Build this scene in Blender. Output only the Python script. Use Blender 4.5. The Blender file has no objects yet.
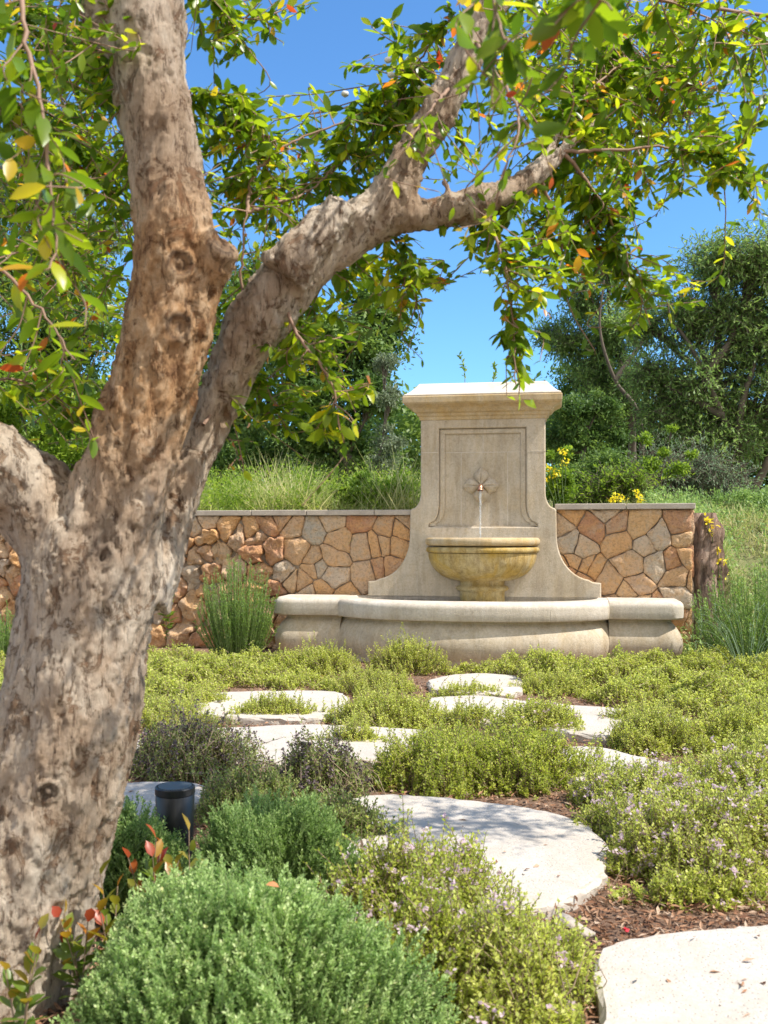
import bpy, bmesh, math, random
import numpy as np
from mathutils import Vector, Matrix, noise
random.seed(7); rng = np.random.default_rng(7)
C = bpy.context.scene.collection
CH = 1.1                      # camera height; horizon row 535, focal 1000 px
def P(px, py, Y): return np.array([(px-384)/1000*Y, Y, CH+(535-py)/1000*Y])
def G(px, py, z=0.0):
    Y = (CH-z)*1000/(py-535); return np.array([(px-384)/1000*Y, Y, z])
# ------------------------------------------------------------------ objects
def link(o, parent=None):
    C.objects.link(o)
    if parent is not None: o.parent = parent
    return o
def tag(o, label=None, cat=None, group=None, kind=None):
    if label: o['label'] = label
    if cat: o['category'] = cat
    if group: o['group'] = group
    if kind: o['kind'] = kind
    return o
def empty(name, loc=(0,0,0), rz=0.0):
    o = bpy.data.objects.new(name, None); o.location = [float(v) for v in loc]; o.rotation_euler[2] = rz
    o.empty_display_size = 0.1
    return link(o)
def mesh_np(name, V, F, mat, parent=None, rnd=None, smooth=True, offset=None):
    """V (n,3) array, F (m,k) array or list of tuples, rnd per-face float"""
    me = bpy.data.meshes.new(name)
    V = np.asarray(V, dtype=np.float32)
    if offset is not None: V = V - np.asarray(offset, dtype=np.float32)
    if isinstance(F, np.ndarray):
        m, k = F.shape
        me.vertices.add(len(V)); me.vertices.foreach_set('co', V.ravel())
        me.loops.add(m*k); me.loops.foreach_set('vertex_index', F.astype(np.int32).ravel())
        me.polygons.add(m); me.polygons.foreach_set('loop_start', np.arange(0, m*k, k, dtype=np.int32))
        me.update(calc_edges=True)
    else:
        me.from_pydata(V.tolist(), [], [tuple(int(i) for i in f) for f in F]); me.update()
    if rnd is not None:
        a = me.attributes.new('rnd', 'FLOAT', 'FACE'); a.data.foreach_set('value', np.asarray(rnd, dtype=np.float32))
    me.polygons.foreach_set('use_smooth', [smooth]*len(me.polygons))
    me.materials.append(mat)
    o = bpy.data.objects.new(name, me)
    return link(o, parent)
def cat(parts):
    """merge list of (V,F,rnd)"""
    Vs=[];Fs=[];Rs=[];n=0
    for V,F,R in parts:
        Vs.append(V);Fs.append(F+n);Rs.append(R);n+=len(V)
    return np.concatenate(Vs),np.concatenate(Fs),np.concatenate(Rs)
# ------------------------------------------------------------------ materials
def new_mat(name):
    m = bpy.data.materials.new(name); m.use_nodes = True
    nt = m.node_tree; b = nt.nodes['Principled BSDF']; return m, nt, b
def node(nt, t, **kw):
    n = nt.nodes.new(t)
    for k,v in kw.items():
        if k in n.inputs: n.inputs[k].default_value = v
        else: setattr(n, k, v)
    return n
def ramp(nt, fac, stops):
    r = nt.nodes.new('ShaderNodeValToRGB'); e = r.color_ramp.elements
    while len(e) < len(stops): e.new(0.5)
    for el,(p,c) in zip(e, stops):
        el.position = p; el.color = (*c, 1)
    nt.links.new(fac, r.inputs[0]); return r.outputs[0]
def coords(nt, scale=(1,1,1), kind='Object'):
    tc = nt.nodes.new('ShaderNodeTexCoord'); mp = nt.nodes.new('ShaderNodeMapping')
    mp.inputs['Scale'].default_value = scale
    nt.links.new(tc.outputs[kind], mp.inputs[0]); return mp.outputs[0]
def noise_n(nt, vec, scale, detail=6, rough=0.6, dist=0.0):
    n = node(nt, 'ShaderNodeTexNoise'); n.inputs['Scale'].default_value = scale; n.inputs['Detail'].default_value = detail
    n.inputs['Roughness'].default_value = rough; n.inputs['Distortion'].default_value = dist
    nt.links.new(vec, n.inputs['Vector']); return n.outputs['Fac']
def mix(nt, fac, a, b, mode='MIX'):
    m = nt.nodes.new('ShaderNodeMix'); m.data_type='RGBA'; m.blend_type = mode
    for s,v in ((m.inputs[0],fac),(m.inputs[6],a),(m.inputs[7],b)):
        if isinstance(v,(int,float)): s.default_value = v
        elif isinstance(v,tuple): s.default_value = (*v,1)
        else: nt.links.new(v,s)
    return m.outputs[2]
def math_n(nt, op, a, b=0.5):
    m = nt.nodes.new('ShaderNodeMath'); m.operation = op
    for s,v in ((m.inputs[0],a),(m.inputs[1],b)):
        if isinstance(v,(int,float)): s.default_value = v
        else: nt.links.new(v,s)
    return m.outputs[0]
def bump(nt, b, h, strength, dist):
    bp = nt.nodes.new('ShaderNodeBump'); bp.inputs['Strength'].default_value = strength; bp.inputs['Distance'].default_value = dist
    nt.links.new(h, bp.inputs['Height']); nt.links.new(bp.outputs[0], b.inputs['Normal'])
def leaf_mat(name, stops, trans=0.4, rough=0.45, spec=0.4, tint=(1.0,1.0,0.55)):
    m, nt, b = new_mat(name)
    at = nt.nodes.new('ShaderNodeAttribute'); at.attribute_name = 'rnd'
    col = ramp(nt, at.outputs['Fac'], stops)
    nt.links.new(col, b.inputs['Base Color']); b.inputs['Roughness'].default_value = rough
    b.inputs['Specular IOR Level'].default_value = spec
    tr = nt.nodes.new('ShaderNodeBsdfTranslucent')
    tc = mix(nt, 1.0, col, tuple(1.9*x for x in tint), 'MULTIPLY')
    nt.links.new(tc, tr.inputs[0])
    ms = nt.nodes.new('ShaderNodeMixShader'); ms.inputs[0].default_value = trans
    nt.links.new(b.outputs[0], ms.inputs[1]); nt.links.new(tr.outputs[0], ms.inputs[2])
    nt.links.new(ms.outputs[0], nt.nodes['Material Output'].inputs[0]); return m
def plain(name, col, rough=0.6, metal=0.0, var=0.25, scale=20):
    m, nt, b = new_mat(name); v = coords(nt)
    n = noise_n(nt, v, scale)
    nt.links.new(ramp(nt, n, [(0.3, tuple(c*(1-var) for c in col)), (0.7, tuple(min(1,c*(1+var)) for c in col))]), b.inputs['Base Color'])
    b.inputs['Roughness'].default_value = rough; b.inputs['Metallic'].default_value = metal
    bump(nt, b, n, 0.2, 0.005); return m

def stone_mat(name, c0, c1, stain=None, stain_amt=0.5, sc=3.0, bumpd=0.004, pits=True, streak=0.0):
    m, nt, b = new_mat(name); v = coords(nt)
    big = noise_n(nt, v, sc, 8, 0.65, 0.6); fine = noise_n(nt, v, 60, 5, 0.7)
    col = ramp(nt, big, [(0.3, c0), (0.7, c1)])
    col = mix(nt, 0.35, col, ramp(nt, fine, [(0.3,(0.4,0.4,0.4)),(0.65,(1,1,1))]), 'MULTIPLY')
    if stain:
        s2 = noise_n(nt, coords(nt,(1.5,1.5,0.6)), 3.5, 8, 0.7, 1.2)
        f = ramp(nt, s2, [(0.42,(0,0,0)),(0.62,(1,1,1))])
        col = mix(nt, math_n(nt,'MULTIPLY',f,stain_amt), col, stain)
    if streak:
        s3 = noise_n(nt, coords(nt,(1,1,0.16)), 11, 8, 0.75, 0.4); g3=noise_n(nt, v, 30, 8, 0.8, 1.0)
        col = mix(nt, streak, col, ramp(nt, s3, [(0.36,(0.50,0.44,0.36)),(0.55,(1,1,1))]), 'MULTIPLY')
        col = mix(nt, streak, col, ramp(nt, g3, [(0.34,(0.50,0.45,0.38)),(0.50,(1,1,1))]), 'MULTIPLY')
    nt.links.new(col, b.inputs['Base Color']); b.inputs['Roughness'].default_value = 0.85
    b.inputs['Specular IOR Level'].default_value = 0.25
    h = fine
    if pits:
        vo = node(nt,'ShaderNodeTexVoronoi'); vo.inputs['Scale'].default_value = 70; nt.links.new(v, vo.inputs['Vector'])
        h = math_n(nt,'ADD', fine, ramp(nt, vo.outputs['Distance'], [(0.1,(0,0,0)),(0.3,(1,1,1))]))
    bump(nt, b, h, 0.5, bumpd); return m

M = {}
M['slab'] = stone_mat('fountain_limestone', (0.50,0.425,0.32), (0.66,0.575,0.455), (0.52,0.38,0.20), 0.35, streak=0.4)
M['rim'] = stone_mat('fountain_rim_stone', (0.60,0.53,0.44), (0.74,0.67,0.58), (0.47,0.37,0.24), 0.35, streak=0.3)
M['cornice'] = stone_mat('cornice_stone', (0.52,0.40,0.24), (0.66,0.54,0.36), (0.54,0.34,0.10), 0.5, streak=0.4)
M['cap'] = stone_mat('cap_stone', (0.66,0.58,0.48), (0.78,0.71,0.62), (0.55,0.46,0.36), 0.15)
M['bowl'] = stone_mat('bowl_stone', (0.46,0.34,0.12), (0.66,0.54,0.32), (0.50,0.31,0.04), 0.7, 5, streak=0.75)
M['step'] = stone_mat('stepping_limestone', (0.54,0.48,0.41), (0.64,0.58,0.51), (0.44,0.37,0.30), 0.5, 2.5, 0.006)
M['coping'] = stone_mat('coping_stone', (0.40,0.34,0.28), (0.55,0.48,0.40), None, 0, 4)
M['joint'] = plain('joint_mortar', (0.58,0.52,0.43), 0.9)
# masonry
m, nt, b = new_mat('wall_stone'); M['wall'] = m
at = nt.nodes.new('ShaderNodeAttribute'); at.attribute_name = 'rnd'; v = coords(nt)
col = ramp(nt, at.outputs['Fac'], [(0.0,(0.56,0.41,0.28)),(0.18,(0.80,0.45,0.20)),(0.36,(0.68,0.47,0.30)),(0.52,(0.58,0.28,0.15)),(0.68,(0.78,0.50,0.26)),(0.85,(0.72,0.56,0.41)),(1.0,(0.56,0.49,0.39))])
n1 = noise_n(nt, v, 9, 8, 0.7, 1.0); n2 = noise_n(nt, v, 45, 6, 0.7)
col = mix(nt, math_n(nt,'MULTIPLY',ramp(nt,n1,[(0.45,(0,0,0)),(0.62,(1,1,1))]),0.42), col, (0.82,0.44,0.14))
col = mix(nt, math_n(nt,'MULTIPLY',ramp(nt,noise_n(nt,v,6,8,0.7,0.5),[(0.5,(0,0,0)),(0.66,(1,1,1))]),0.55), col, (0.56,0.46,0.34))
col = mix(nt, 0.6, col, ramp(nt, n2, [(0.32,(0.40,0.34,0.30)),(0.52,(1,1,1))]), 'MULTIPLY')
nt.links.new(col, b.inputs['Base Color']); b.inputs['Roughness'].default_value = 0.9
bump(nt, b, math_n(nt,'ADD',n1,n2), 1.0, 0.03)
M['mortar'] = plain('wall_joint_mortar', (0.30,0.24,0.18), 0.95)  # plain brown mortar colour for the core behind the stones
# bark
m, nt, b = new_mat('tree_bark'); M['bark'] = m
v = coords(nt,(1,1,0.4)); v1 = coords(nt,(1,1,0.75))
a1 = noise_n(nt, coords(nt,(1,1,0.55)), 5, 12, 0.72, 0.3); a2 = noise_n(nt, coords(nt,(1,1,0.45)), 38, 12, 0.85, 0.2); a3 = noise_n(nt, coords(nt,(1,1,0.16)), 62, 8, 0.8); a4=noise_n(nt, coords(nt,(1,1,0.7)), 16, 10, 0.8, 0.8)
col = ramp(nt, a1, [(0.30,(0.30,0.21,0.14)),(0.44,(0.42,0.33,0.25)),(0.54,(0.55,0.475,0.39)),(0.66,(0.66,0.60,0.52))])
at = nt.nodes.new('ShaderNodeAttribute'); at.attribute_name = 'warm'
warm = ramp(nt, noise_n(nt, v1, 14, 10, 0.75, 0.6), [(0.36,(0.20,0.09,0.035)),(0.47,(0.42,0.24,0.11)),(0.60,(0.58,0.42,0.27))])
col = mix(nt, at.outputs['Fac'], col, warm)
flake = ramp(nt, a4, [(0.425,(0,0,0)),(0.455,(1,1,1))])
col = mix(nt, 0.75, col, mix(nt, flake, (0.44,0.30,0.20), (1.0,0.98,0.95)), 'MULTIPLY')
fleck = ramp(nt, a3, [(0.38,(0.16,0.10,0.07)),(0.47,(1,1,1))])
col = mix(nt, 0.75, col, fleck, 'MULTIPLY')
col = mix(nt, 0.5, col, ramp(nt, a2, [(0.32,(0.45,0.36,0.28)),(0.52,(1,1,1))]), 'MULTIPLY')
col = mix(nt, 1.0, col, (1.50,1.46,1.41), 'MULTIPLY')
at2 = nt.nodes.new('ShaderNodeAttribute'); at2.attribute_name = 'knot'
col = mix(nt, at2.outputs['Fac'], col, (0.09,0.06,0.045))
nt.links.new(col, b.inputs['Base Color']); b.inputs['Roughness'].default_value = 0.85; b.inputs['Specular IOR Level'].default_value = 0.2
h = math_n(nt,'ADD', math_n(nt,'ADD', math_n(nt,'MULTIPLY',flake,0.8), math_n(nt,'MULTIPLY',a2,1.6)), math_n(nt,'MULTIPLY',a3,1.2))
bump(nt, b, h, 1.0, 0.012)
M['twig'] = plain('twig_bark', (0.28,0.17,0.11), 0.7)
M['fartrunk'] = plain('far_trunk_bark', (0.13,0.10,0.075), 0.9, scale=8)
M['stem'] = plain('woody_stem', (0.24,0.17,0.11), 0.8)
M['gstem'] = plain('green_stem', (0.16,0.22,0.07), 0.7)
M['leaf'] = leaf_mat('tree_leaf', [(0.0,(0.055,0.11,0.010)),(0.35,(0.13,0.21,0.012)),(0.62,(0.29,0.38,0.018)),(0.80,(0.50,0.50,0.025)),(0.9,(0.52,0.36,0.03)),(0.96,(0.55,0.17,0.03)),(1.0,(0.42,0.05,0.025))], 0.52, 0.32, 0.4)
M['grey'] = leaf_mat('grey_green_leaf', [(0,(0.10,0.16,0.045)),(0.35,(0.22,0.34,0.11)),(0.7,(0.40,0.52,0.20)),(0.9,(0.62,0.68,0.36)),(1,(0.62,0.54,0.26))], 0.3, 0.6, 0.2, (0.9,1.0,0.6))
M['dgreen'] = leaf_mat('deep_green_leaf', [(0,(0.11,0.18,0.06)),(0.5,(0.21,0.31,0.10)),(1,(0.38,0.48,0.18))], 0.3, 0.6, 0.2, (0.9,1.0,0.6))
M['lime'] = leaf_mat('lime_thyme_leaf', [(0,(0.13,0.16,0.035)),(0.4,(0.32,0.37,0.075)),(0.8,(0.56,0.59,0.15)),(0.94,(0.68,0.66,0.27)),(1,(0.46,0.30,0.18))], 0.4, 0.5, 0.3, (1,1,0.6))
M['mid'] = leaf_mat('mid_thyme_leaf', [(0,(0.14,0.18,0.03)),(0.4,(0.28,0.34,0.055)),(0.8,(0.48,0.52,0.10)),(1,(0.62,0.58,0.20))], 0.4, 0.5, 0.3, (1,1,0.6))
M['dark'] = leaf_mat('dark_thyme_leaf', [(0,(0.08,0.11,0.035)),(0.5,(0.19,0.25,0.065)),(0.85,(0.38,0.42,0.13)),(1,(0.26,0.19,0.17))], 0.3, 0.5, 0.3, (1,1,0.7))
M['seed'] = leaf_mat('dark_seed_head', [(0,(0.07,0.05,0.06)),(1,(0.20,0.15,0.16))], 0.1, 0.7, 0.2, (1,1,1))
M['lilac'] = leaf_mat('lilac_flower', [(0,(0.46,0.32,0.42)),(1,(0.66,0.54,0.58))], 0.3, 0.6, 0.2, (1,1,1))
M['yellow'] = leaf_mat('yellow_flower', [(0,(0.75,0.58,0.02)),(1,(0.88,0.78,0.08))], 0.3, 0.5, 0.3, (1,1,0.5))
M['rosemary'] = leaf_mat('rosemary_leaf', [(0,(0.09,0.16,0.035)),(0.5,(0.17,0.28,0.06)),(1,(0.30,0.40,0.12))], 0.3, 0.5, 0.3, (1,1,0.6))
M['red'] = leaf_mat('red_tipped_leaf', [(0,(0.05,0.11,0.02)),(0.55,(0.15,0.22,0.03)),(0.75,(0.38,0.25,0.03)),(0.88,(0.42,0.09,0.03)),(1,(0.30,0.04,0.04))], 0.4, 0.35, 0.5)
M['fardark'] = leaf_mat('far_dark_leaf', [(0,(0.04,0.08,0.022)),(0.5,(0.10,0.175,0.045)),(1,(0.26,0.35,0.085))], 0.3, 0.5, 0.3, (1,1,0.7))
M['farmid'] = leaf_mat('far_feathery_leaf', [(0,(0.085,0.15,0.05)),(0.5,(0.20,0.31,0.095)),(1,(0.46,0.57,0.21))], 0.35, 0.5, 0.3, (1,1,0.7))
M['farolive'] = leaf_mat('far_olive_leaf', [(0,(0.085,0.115,0.065)),(0.5,(0.16,0.20,0.12)),(1,(0.32,0.36,0.24))], 0.25, 0.5, 0.4, (1,1,0.8))
M['farlime'] = leaf_mat('far_bright_leaf', [(0,(0.09,0.16,0.02)),(0.5,(0.19,0.29,0.035)),(1,(0.38,0.46,0.07))], 0.4, 0.5, 0.3, (1,1,0.6))
M['blue'] = leaf_mat('far_blue_green_leaf', [(0,(0.12,0.17,0.11)),(0.5,(0.21,0.28,0.17)),(1,(0.36,0.43,0.26))], 0.3, 0.6, 0.2, (0.9,1,0.8))
M['grass'] = leaf_mat('dry_green_grass', [(0,(0.12,0.18,0.045)),(0.35,(0.24,0.30,0.09)),(0.65,(0.42,0.42,0.19)),(1,(0.66,0.58,0.36))], 0.35, 0.5, 0.3, (1,1,0.7))
M['chips'] = leaf_mat('bark_chips', [(0,(0.12,0.055,0.03)),(0.4,(0.26,0.13,0.07)),(0.75,(0.38,0.22,0.13)),(1,(0.50,0.38,0.28))], 0.02, 0.8, 0.2, (1,1,1))
M['black'] = plain('black_metal', (0.018,0.018,0.02), 0.4, 0.0, 0.2)
M['copper'] = plain('copper', (0.60,0.33,0.22), 0.35, 0.9, 0.2, 40)
m, nt, b = new_mat('glass_lens'); M['lens']=m
b.inputs['Base Color'].default_value=(0.05,0.06,0.07,1); b.inputs['Roughness'].default_value=0.35
nt.links.new(noise_n(nt,coords(nt),30), nt.nodes.new('ShaderNodeMath').inputs[0])
m, nt, b = new_mat('fountain_water'); M['water']=m
b.inputs['Base Color'].default_value=(0.93,0.96,0.97,1); b.inputs['Roughness'].default_value=0.06; b.inputs['IOR'].default_value=1.33
b.inputs['Transmission Weight'].default_value=0.75; bump(nt,b,noise_n(nt,coords(nt),40,3),0.5,0.01)
m, nt, b = new_mat('mulch_soil'); M['soil']=m; v=coords(nt)
s1=noise_n(nt,v,55,6,0.75); s2=noise_n(nt,v,2.5,5,0.6)
col=ramp(nt,s1,[(0.3,(0.10,0.055,0.035)),(0.5,(0.23,0.135,0.085)),(0.7,(0.38,0.25,0.17))])
col=mix(nt,0.4,col,ramp(nt,s2,[(0.3,(0.6,0.55,0.5)),(0.7,(1,1,1))]),'MULTIPLY')
nt.links.new(col,b.inputs['Base Color']); b.inputs['Roughness'].default_value=0.95; bump(nt,b,s1,0.8,0.02)
m, nt, b = new_mat('hillside_soil'); M['hill']=m; v=coords(nt)
s1=noise_n(nt,v,6,8,0.7)
nt.links.new(ramp(nt,s1,[(0.3,(0.10,0.12,0.04)),(0.55,(0.20,0.19,0.08)),(0.75,(0.32,0.26,0.15))]),b.inputs['Base Color'])
b.inputs['Roughness'].default_value=0.95; bump(nt,b,s1,0.7,0.05)

# ------------------------------------------------------------------ vector builders
def unit(a): return a/np.maximum(np.linalg.norm(a,axis=-1,keepdims=True),1e-9)
def rand_unit(n): return unit(rng.normal(size=(n,3)))
def leaves(O, D, L, W, up=None, fold=0.0, curl=0.0, segs=1, rnd=None, roll=None):
    """leaf blades: O origin, D direction, L length, W half width. segs=1 -> rhombus-like quad, else lens strip pair"""
    n=len(O); D=unit(D)
    if up is None: up=np.tile([0,0,1.0],(n,1))
    S=np.cross(D,up+rng.normal(size=(n,3))*(0.35 if roll is None else roll)); S=unit(S); N=unit(np.cross(S,D))
    L=np.broadcast_to(L,(n,))[:,None]; W=np.broadcast_to(W,(n,))[:,None]
    if rnd is None: rnd=rng.random(n)
    if segs==1:
        V=np.stack([O, O+D*L*0.5+S*W, O+D*L, O+D*L*0.5-S*W],1).reshape(-1,3)
        F=np.arange(4*n).reshape(n,4); return V,F,rnd
    prof={3:[(0.0,0.08),(0.3,0.9),(0.68,0.85),(1.0,0.03)],2:[(0.0,0.15),(0.45,1.0),(1.0,0.05)],4:[(0.0,0.06),(0.22,0.72),(0.5,1.0),(0.78,0.68),(1.0,0.03)]}[segs]
    rows=[]
    for t,w in prof:
        cen=O+D*L*t-N*L*curl*t*t
        rows.append(np.stack([cen+S*W*w+N*W*w*fold, cen, cen-S*W*w+N*W*w*fold],1))
    V=np.stack(rows,1).reshape(-1,3)   # n, rows,3
    r=len(prof); base=np.arange(n)[:,None]*(3*r)
    q=[]
    for i in range(r-1):
        for j in range(2):
            q.append([3*i+j,3*i+j+1,3*(i+1)+j+1,3*(i+1)+j])
    q=np.array(q); F=(base[:,:,None]+q[None]).reshape(-1,4)
    return V,F,np.repeat(rnd,len(q))
def tubes(Pth, R, k=3):
    """Pth (n,m,3) paths, R (n,m) radii -> tubes of k sides"""
    n,m,_=Pth.shape
    T=np.empty_like(Pth); T[:,1:-1]=Pth[:,2:]-Pth[:,:-2]; T[:,0]=Pth[:,1]-Pth[:,0]; T[:,-1]=Pth[:,-1]-Pth[:,-2]; T=unit(T)
    ref=np.array([0.31,0.87,0.39]); A=unit(np.cross(T,ref)); B=np.cross(T,A)
    ang=np.arange(k)*2*np.pi/k
    V=Pth[:,:,None]+R[:,:,None,None]*(np.cos(ang)[None,None,:,None]*A[:,:,None]+np.sin(ang)[None,None,:,None]*B[:,:,None])
    V=V.reshape(-1,3)
    i=np.arange(n)[:,None,None]; j=np.arange(m-1)[None,:,None]; a=np.arange(k)[None,None,:]
    b0=(i*m+j)*k; b1=b0+k; a2=(a+1)%k
    F=np.stack([b0+a,b0+a2,b1+a2,b1+a],-1).reshape(-1,4)
    return V,F,np.full(len(F),0.5)
def catmull(pts, n=8):
    pts=np.asarray(pts,float); p=np.vstack([2*pts[0]-pts[1],pts,2*pts[-1]-pts[-2]]); out=[]
    for i in range(1,len(p)-2):
        for t in np.arange(n)/n:
            out.append(0.5*((2*p[i])+(-p[i-1]+p[i+1])*t+(2*p[i-1]-5*p[i]+4*p[i+1]-p[i+2])*t*t+(-p[i-1]+3*p[i]-3*p[i+1]+p[i+2])*t**3))
    out.append(p[-2]); return np.array(out)
def nz(x,y,z=0.0): return noise.noise(Vector((x,y,z)))

# ------------------------------------------------------------------ world, camera, light
sc=bpy.context.scene
w=bpy.data.worlds.new('World'); sc.world=w; w.use_nodes=True; nt=w.node_tree
sky=nt.nodes.new('ShaderNodeTexSky'); sky.sky_type='NISHITA'; sky.sun_disc=False
AZ,EL=math.radians(107),math.radians(54)
sky.sun_elevation=EL; sky.sun_rotation=AZ; sky.air_density=1.0; sky.dust_density=0.15; sky.ozone_density=2.2; sky.altitude=200
skc=mix(nt,1.0,sky.outputs[0],(0.42,0.67,0.86),'MULTIPLY')
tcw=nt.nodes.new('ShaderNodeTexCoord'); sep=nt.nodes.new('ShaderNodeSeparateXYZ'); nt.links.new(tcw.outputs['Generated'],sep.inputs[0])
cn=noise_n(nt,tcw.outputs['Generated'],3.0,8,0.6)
behind=math_n(nt,'MULTIPLY',ramp(nt,math_n(nt,'MULTIPLY',sep.outputs['Y'],-1.0),[(0.05,(0,0,0)),(0.35,(1,1,1))]),ramp(nt,cn,[(0.40,(0,0,0)),(0.55,(1,1,1))]))   # unseen white clouds added behind the camera to brighten shaded fronts
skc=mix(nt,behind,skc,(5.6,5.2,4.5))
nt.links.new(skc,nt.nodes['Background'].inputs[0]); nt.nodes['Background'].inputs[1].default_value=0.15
sd=Vector((math.cos(EL)*math.sin(AZ),math.cos(EL)*math.cos(AZ),math.sin(EL)))
l=bpy.data.lights.new('sun','SUN'); l.energy=3.7; l.angle=math.radians(0.5); l.color=(1.0,0.95,0.86)
lo=bpy.data.objects.new('sun',l); lo.rotation_euler=sd.to_track_quat('Z','Y').to_euler(); lo.location=(6,0,12); link(lo)
cam=bpy.data.cameras.new('camera'); co=bpy.data.objects.new('camera',cam); link(co); sc.camera=co
co.location=(0,0,CH); co.rotation_euler=(math.radians(90),0,0)
cam.sensor_fit='VERTICAL'; cam.sensor_height=36; cam.lens=36*1000/1024; cam.shift_y=23/1024; cam.clip_end=2000; cam.clip_start=0.05
cam.dof.use_dof=True; cam.dof.focus_distance=7.0; cam.dof.aperture_fstop=7.0
sc.view_settings.view_transform='Standard'; sc.view_settings.look='None'; sc.view_settings.gamma=1; sc.view_settings.exposure=0.92
sc.cycles.max_bounces=6; sc.cycles.transparent_max_bounces=8

# ------------------------------------------------------------------ terrain
FO=np.array([0.905,9.2,0.0]); YAW=math.radians(-9.5); cy,sy=math.cos(YAW),math.sin(YAW)
def to_local(X,Y): dx,dy=X-FO[0],Y-FO[1]; return dx*cy+dy*sy, -dx*sy+dy*cy
def from_local(u,v): return np.array([FO[0]+u*cy-v*sy, FO[1]+u*sy+v*cy])
def sst(a,b,x): t=np.clip((x-a)/(b-a),0,1); return t*t*(3-2*t)
def hill_h(X,Y):
    u,v=to_local(X,Y)
    right=sst(1.95,2.5,u)
    step=sst(0.16,0.24,v); soft=sst(-0.6,2.6,v)
    base=(1-right)*step*1.24+right*soft*1.28
    rise=np.clip(v-0.3,0,None)*0.05
    wav=0.06*np.sin(X*1.7+Y*0.9)+0.04*np.sin(X*3.1-Y*2.3)
    return base+rise*(base>0.2)+wav*sst(0.3,1.5,v)-0.03
gV=np.array([[-150,-30,0],[150,-30,0],[150,400,0],[-150,400,0]],float)
o=mesh_np('ground',gV,np.array([[0,1,2,3]]),M['soil'],smooth=False); tag(o,'reddish brown bark mulch garden ground',kind='structure')
us=np.concatenate([np.linspace(-60,-8,20),np.linspace(-7.8,7.8,120),np.linspace(8,60,20)])
vs=np.concatenate([np.linspace(-0.7,0.15,10),np.linspace(0.16,0.30,6),np.linspace(0.36,5,40),np.linspace(5.5,80,30)])
UU,VV=np.meshgrid(us,vs); X=FO[0]+UU*cy-VV*sy; Y=FO[1]+UU*sy+VV*cy; Z=hill_h(X,Y)
V=np.stack([X,Y,Z],-1).reshape(-1,3); nu,nv=len(us),len(vs)
i,j=np.meshgrid(np.arange(nu-1),np.arange(nv-1)); a=(j*nu+i).ravel()
F=np.stack([a,a+1,a+nu+1,a+nu],1)
o=mesh_np('hillside',V,F,M['hill']); tag(o,'grassy slope rising behind the stone wall',kind='structure')

# ------------------------------------------------------------------ polygons
def clip_half(poly,n,d):
    out=[]; m=len(poly)
    for i in range(m):
        a,b=poly[i],poly[(i+1)%m]; da=n[0]*a[0]+n[1]*a[1]-d; db=n[0]*b[0]+n[1]*b[1]-d
        if da<=0: out.append(a)
        if (da<0<db) or (db<0<da):
            t=da/(da-db); out.append((a[0]+t*(b[0]-a[0]),a[1]+t*(b[1]-a[1])))
    return out
def chaikin(p,it=1,q=0.22):
    p=[np.array(x,float) for x in p]
    for _ in range(it):
        r=[]
        for i in range(len(p)):
            a,b=p[i],p[(i+1)%len(p)]; r+= [a*(1-q)+b*q, a*q+b*(1-q)]
        p=r
    return np.array(p)
def resample(p,step):
    p=np.asarray(p,float); out=[]
    for i in range(len(p)):
        a,b=p[i],p[(i+1)%len(p)]; n=max(1,int(np.linalg.norm(b-a)/step+0.5))
        for k in range(n): out.append(a+(b-a)*k/n)
    return np.array(out)

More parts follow.
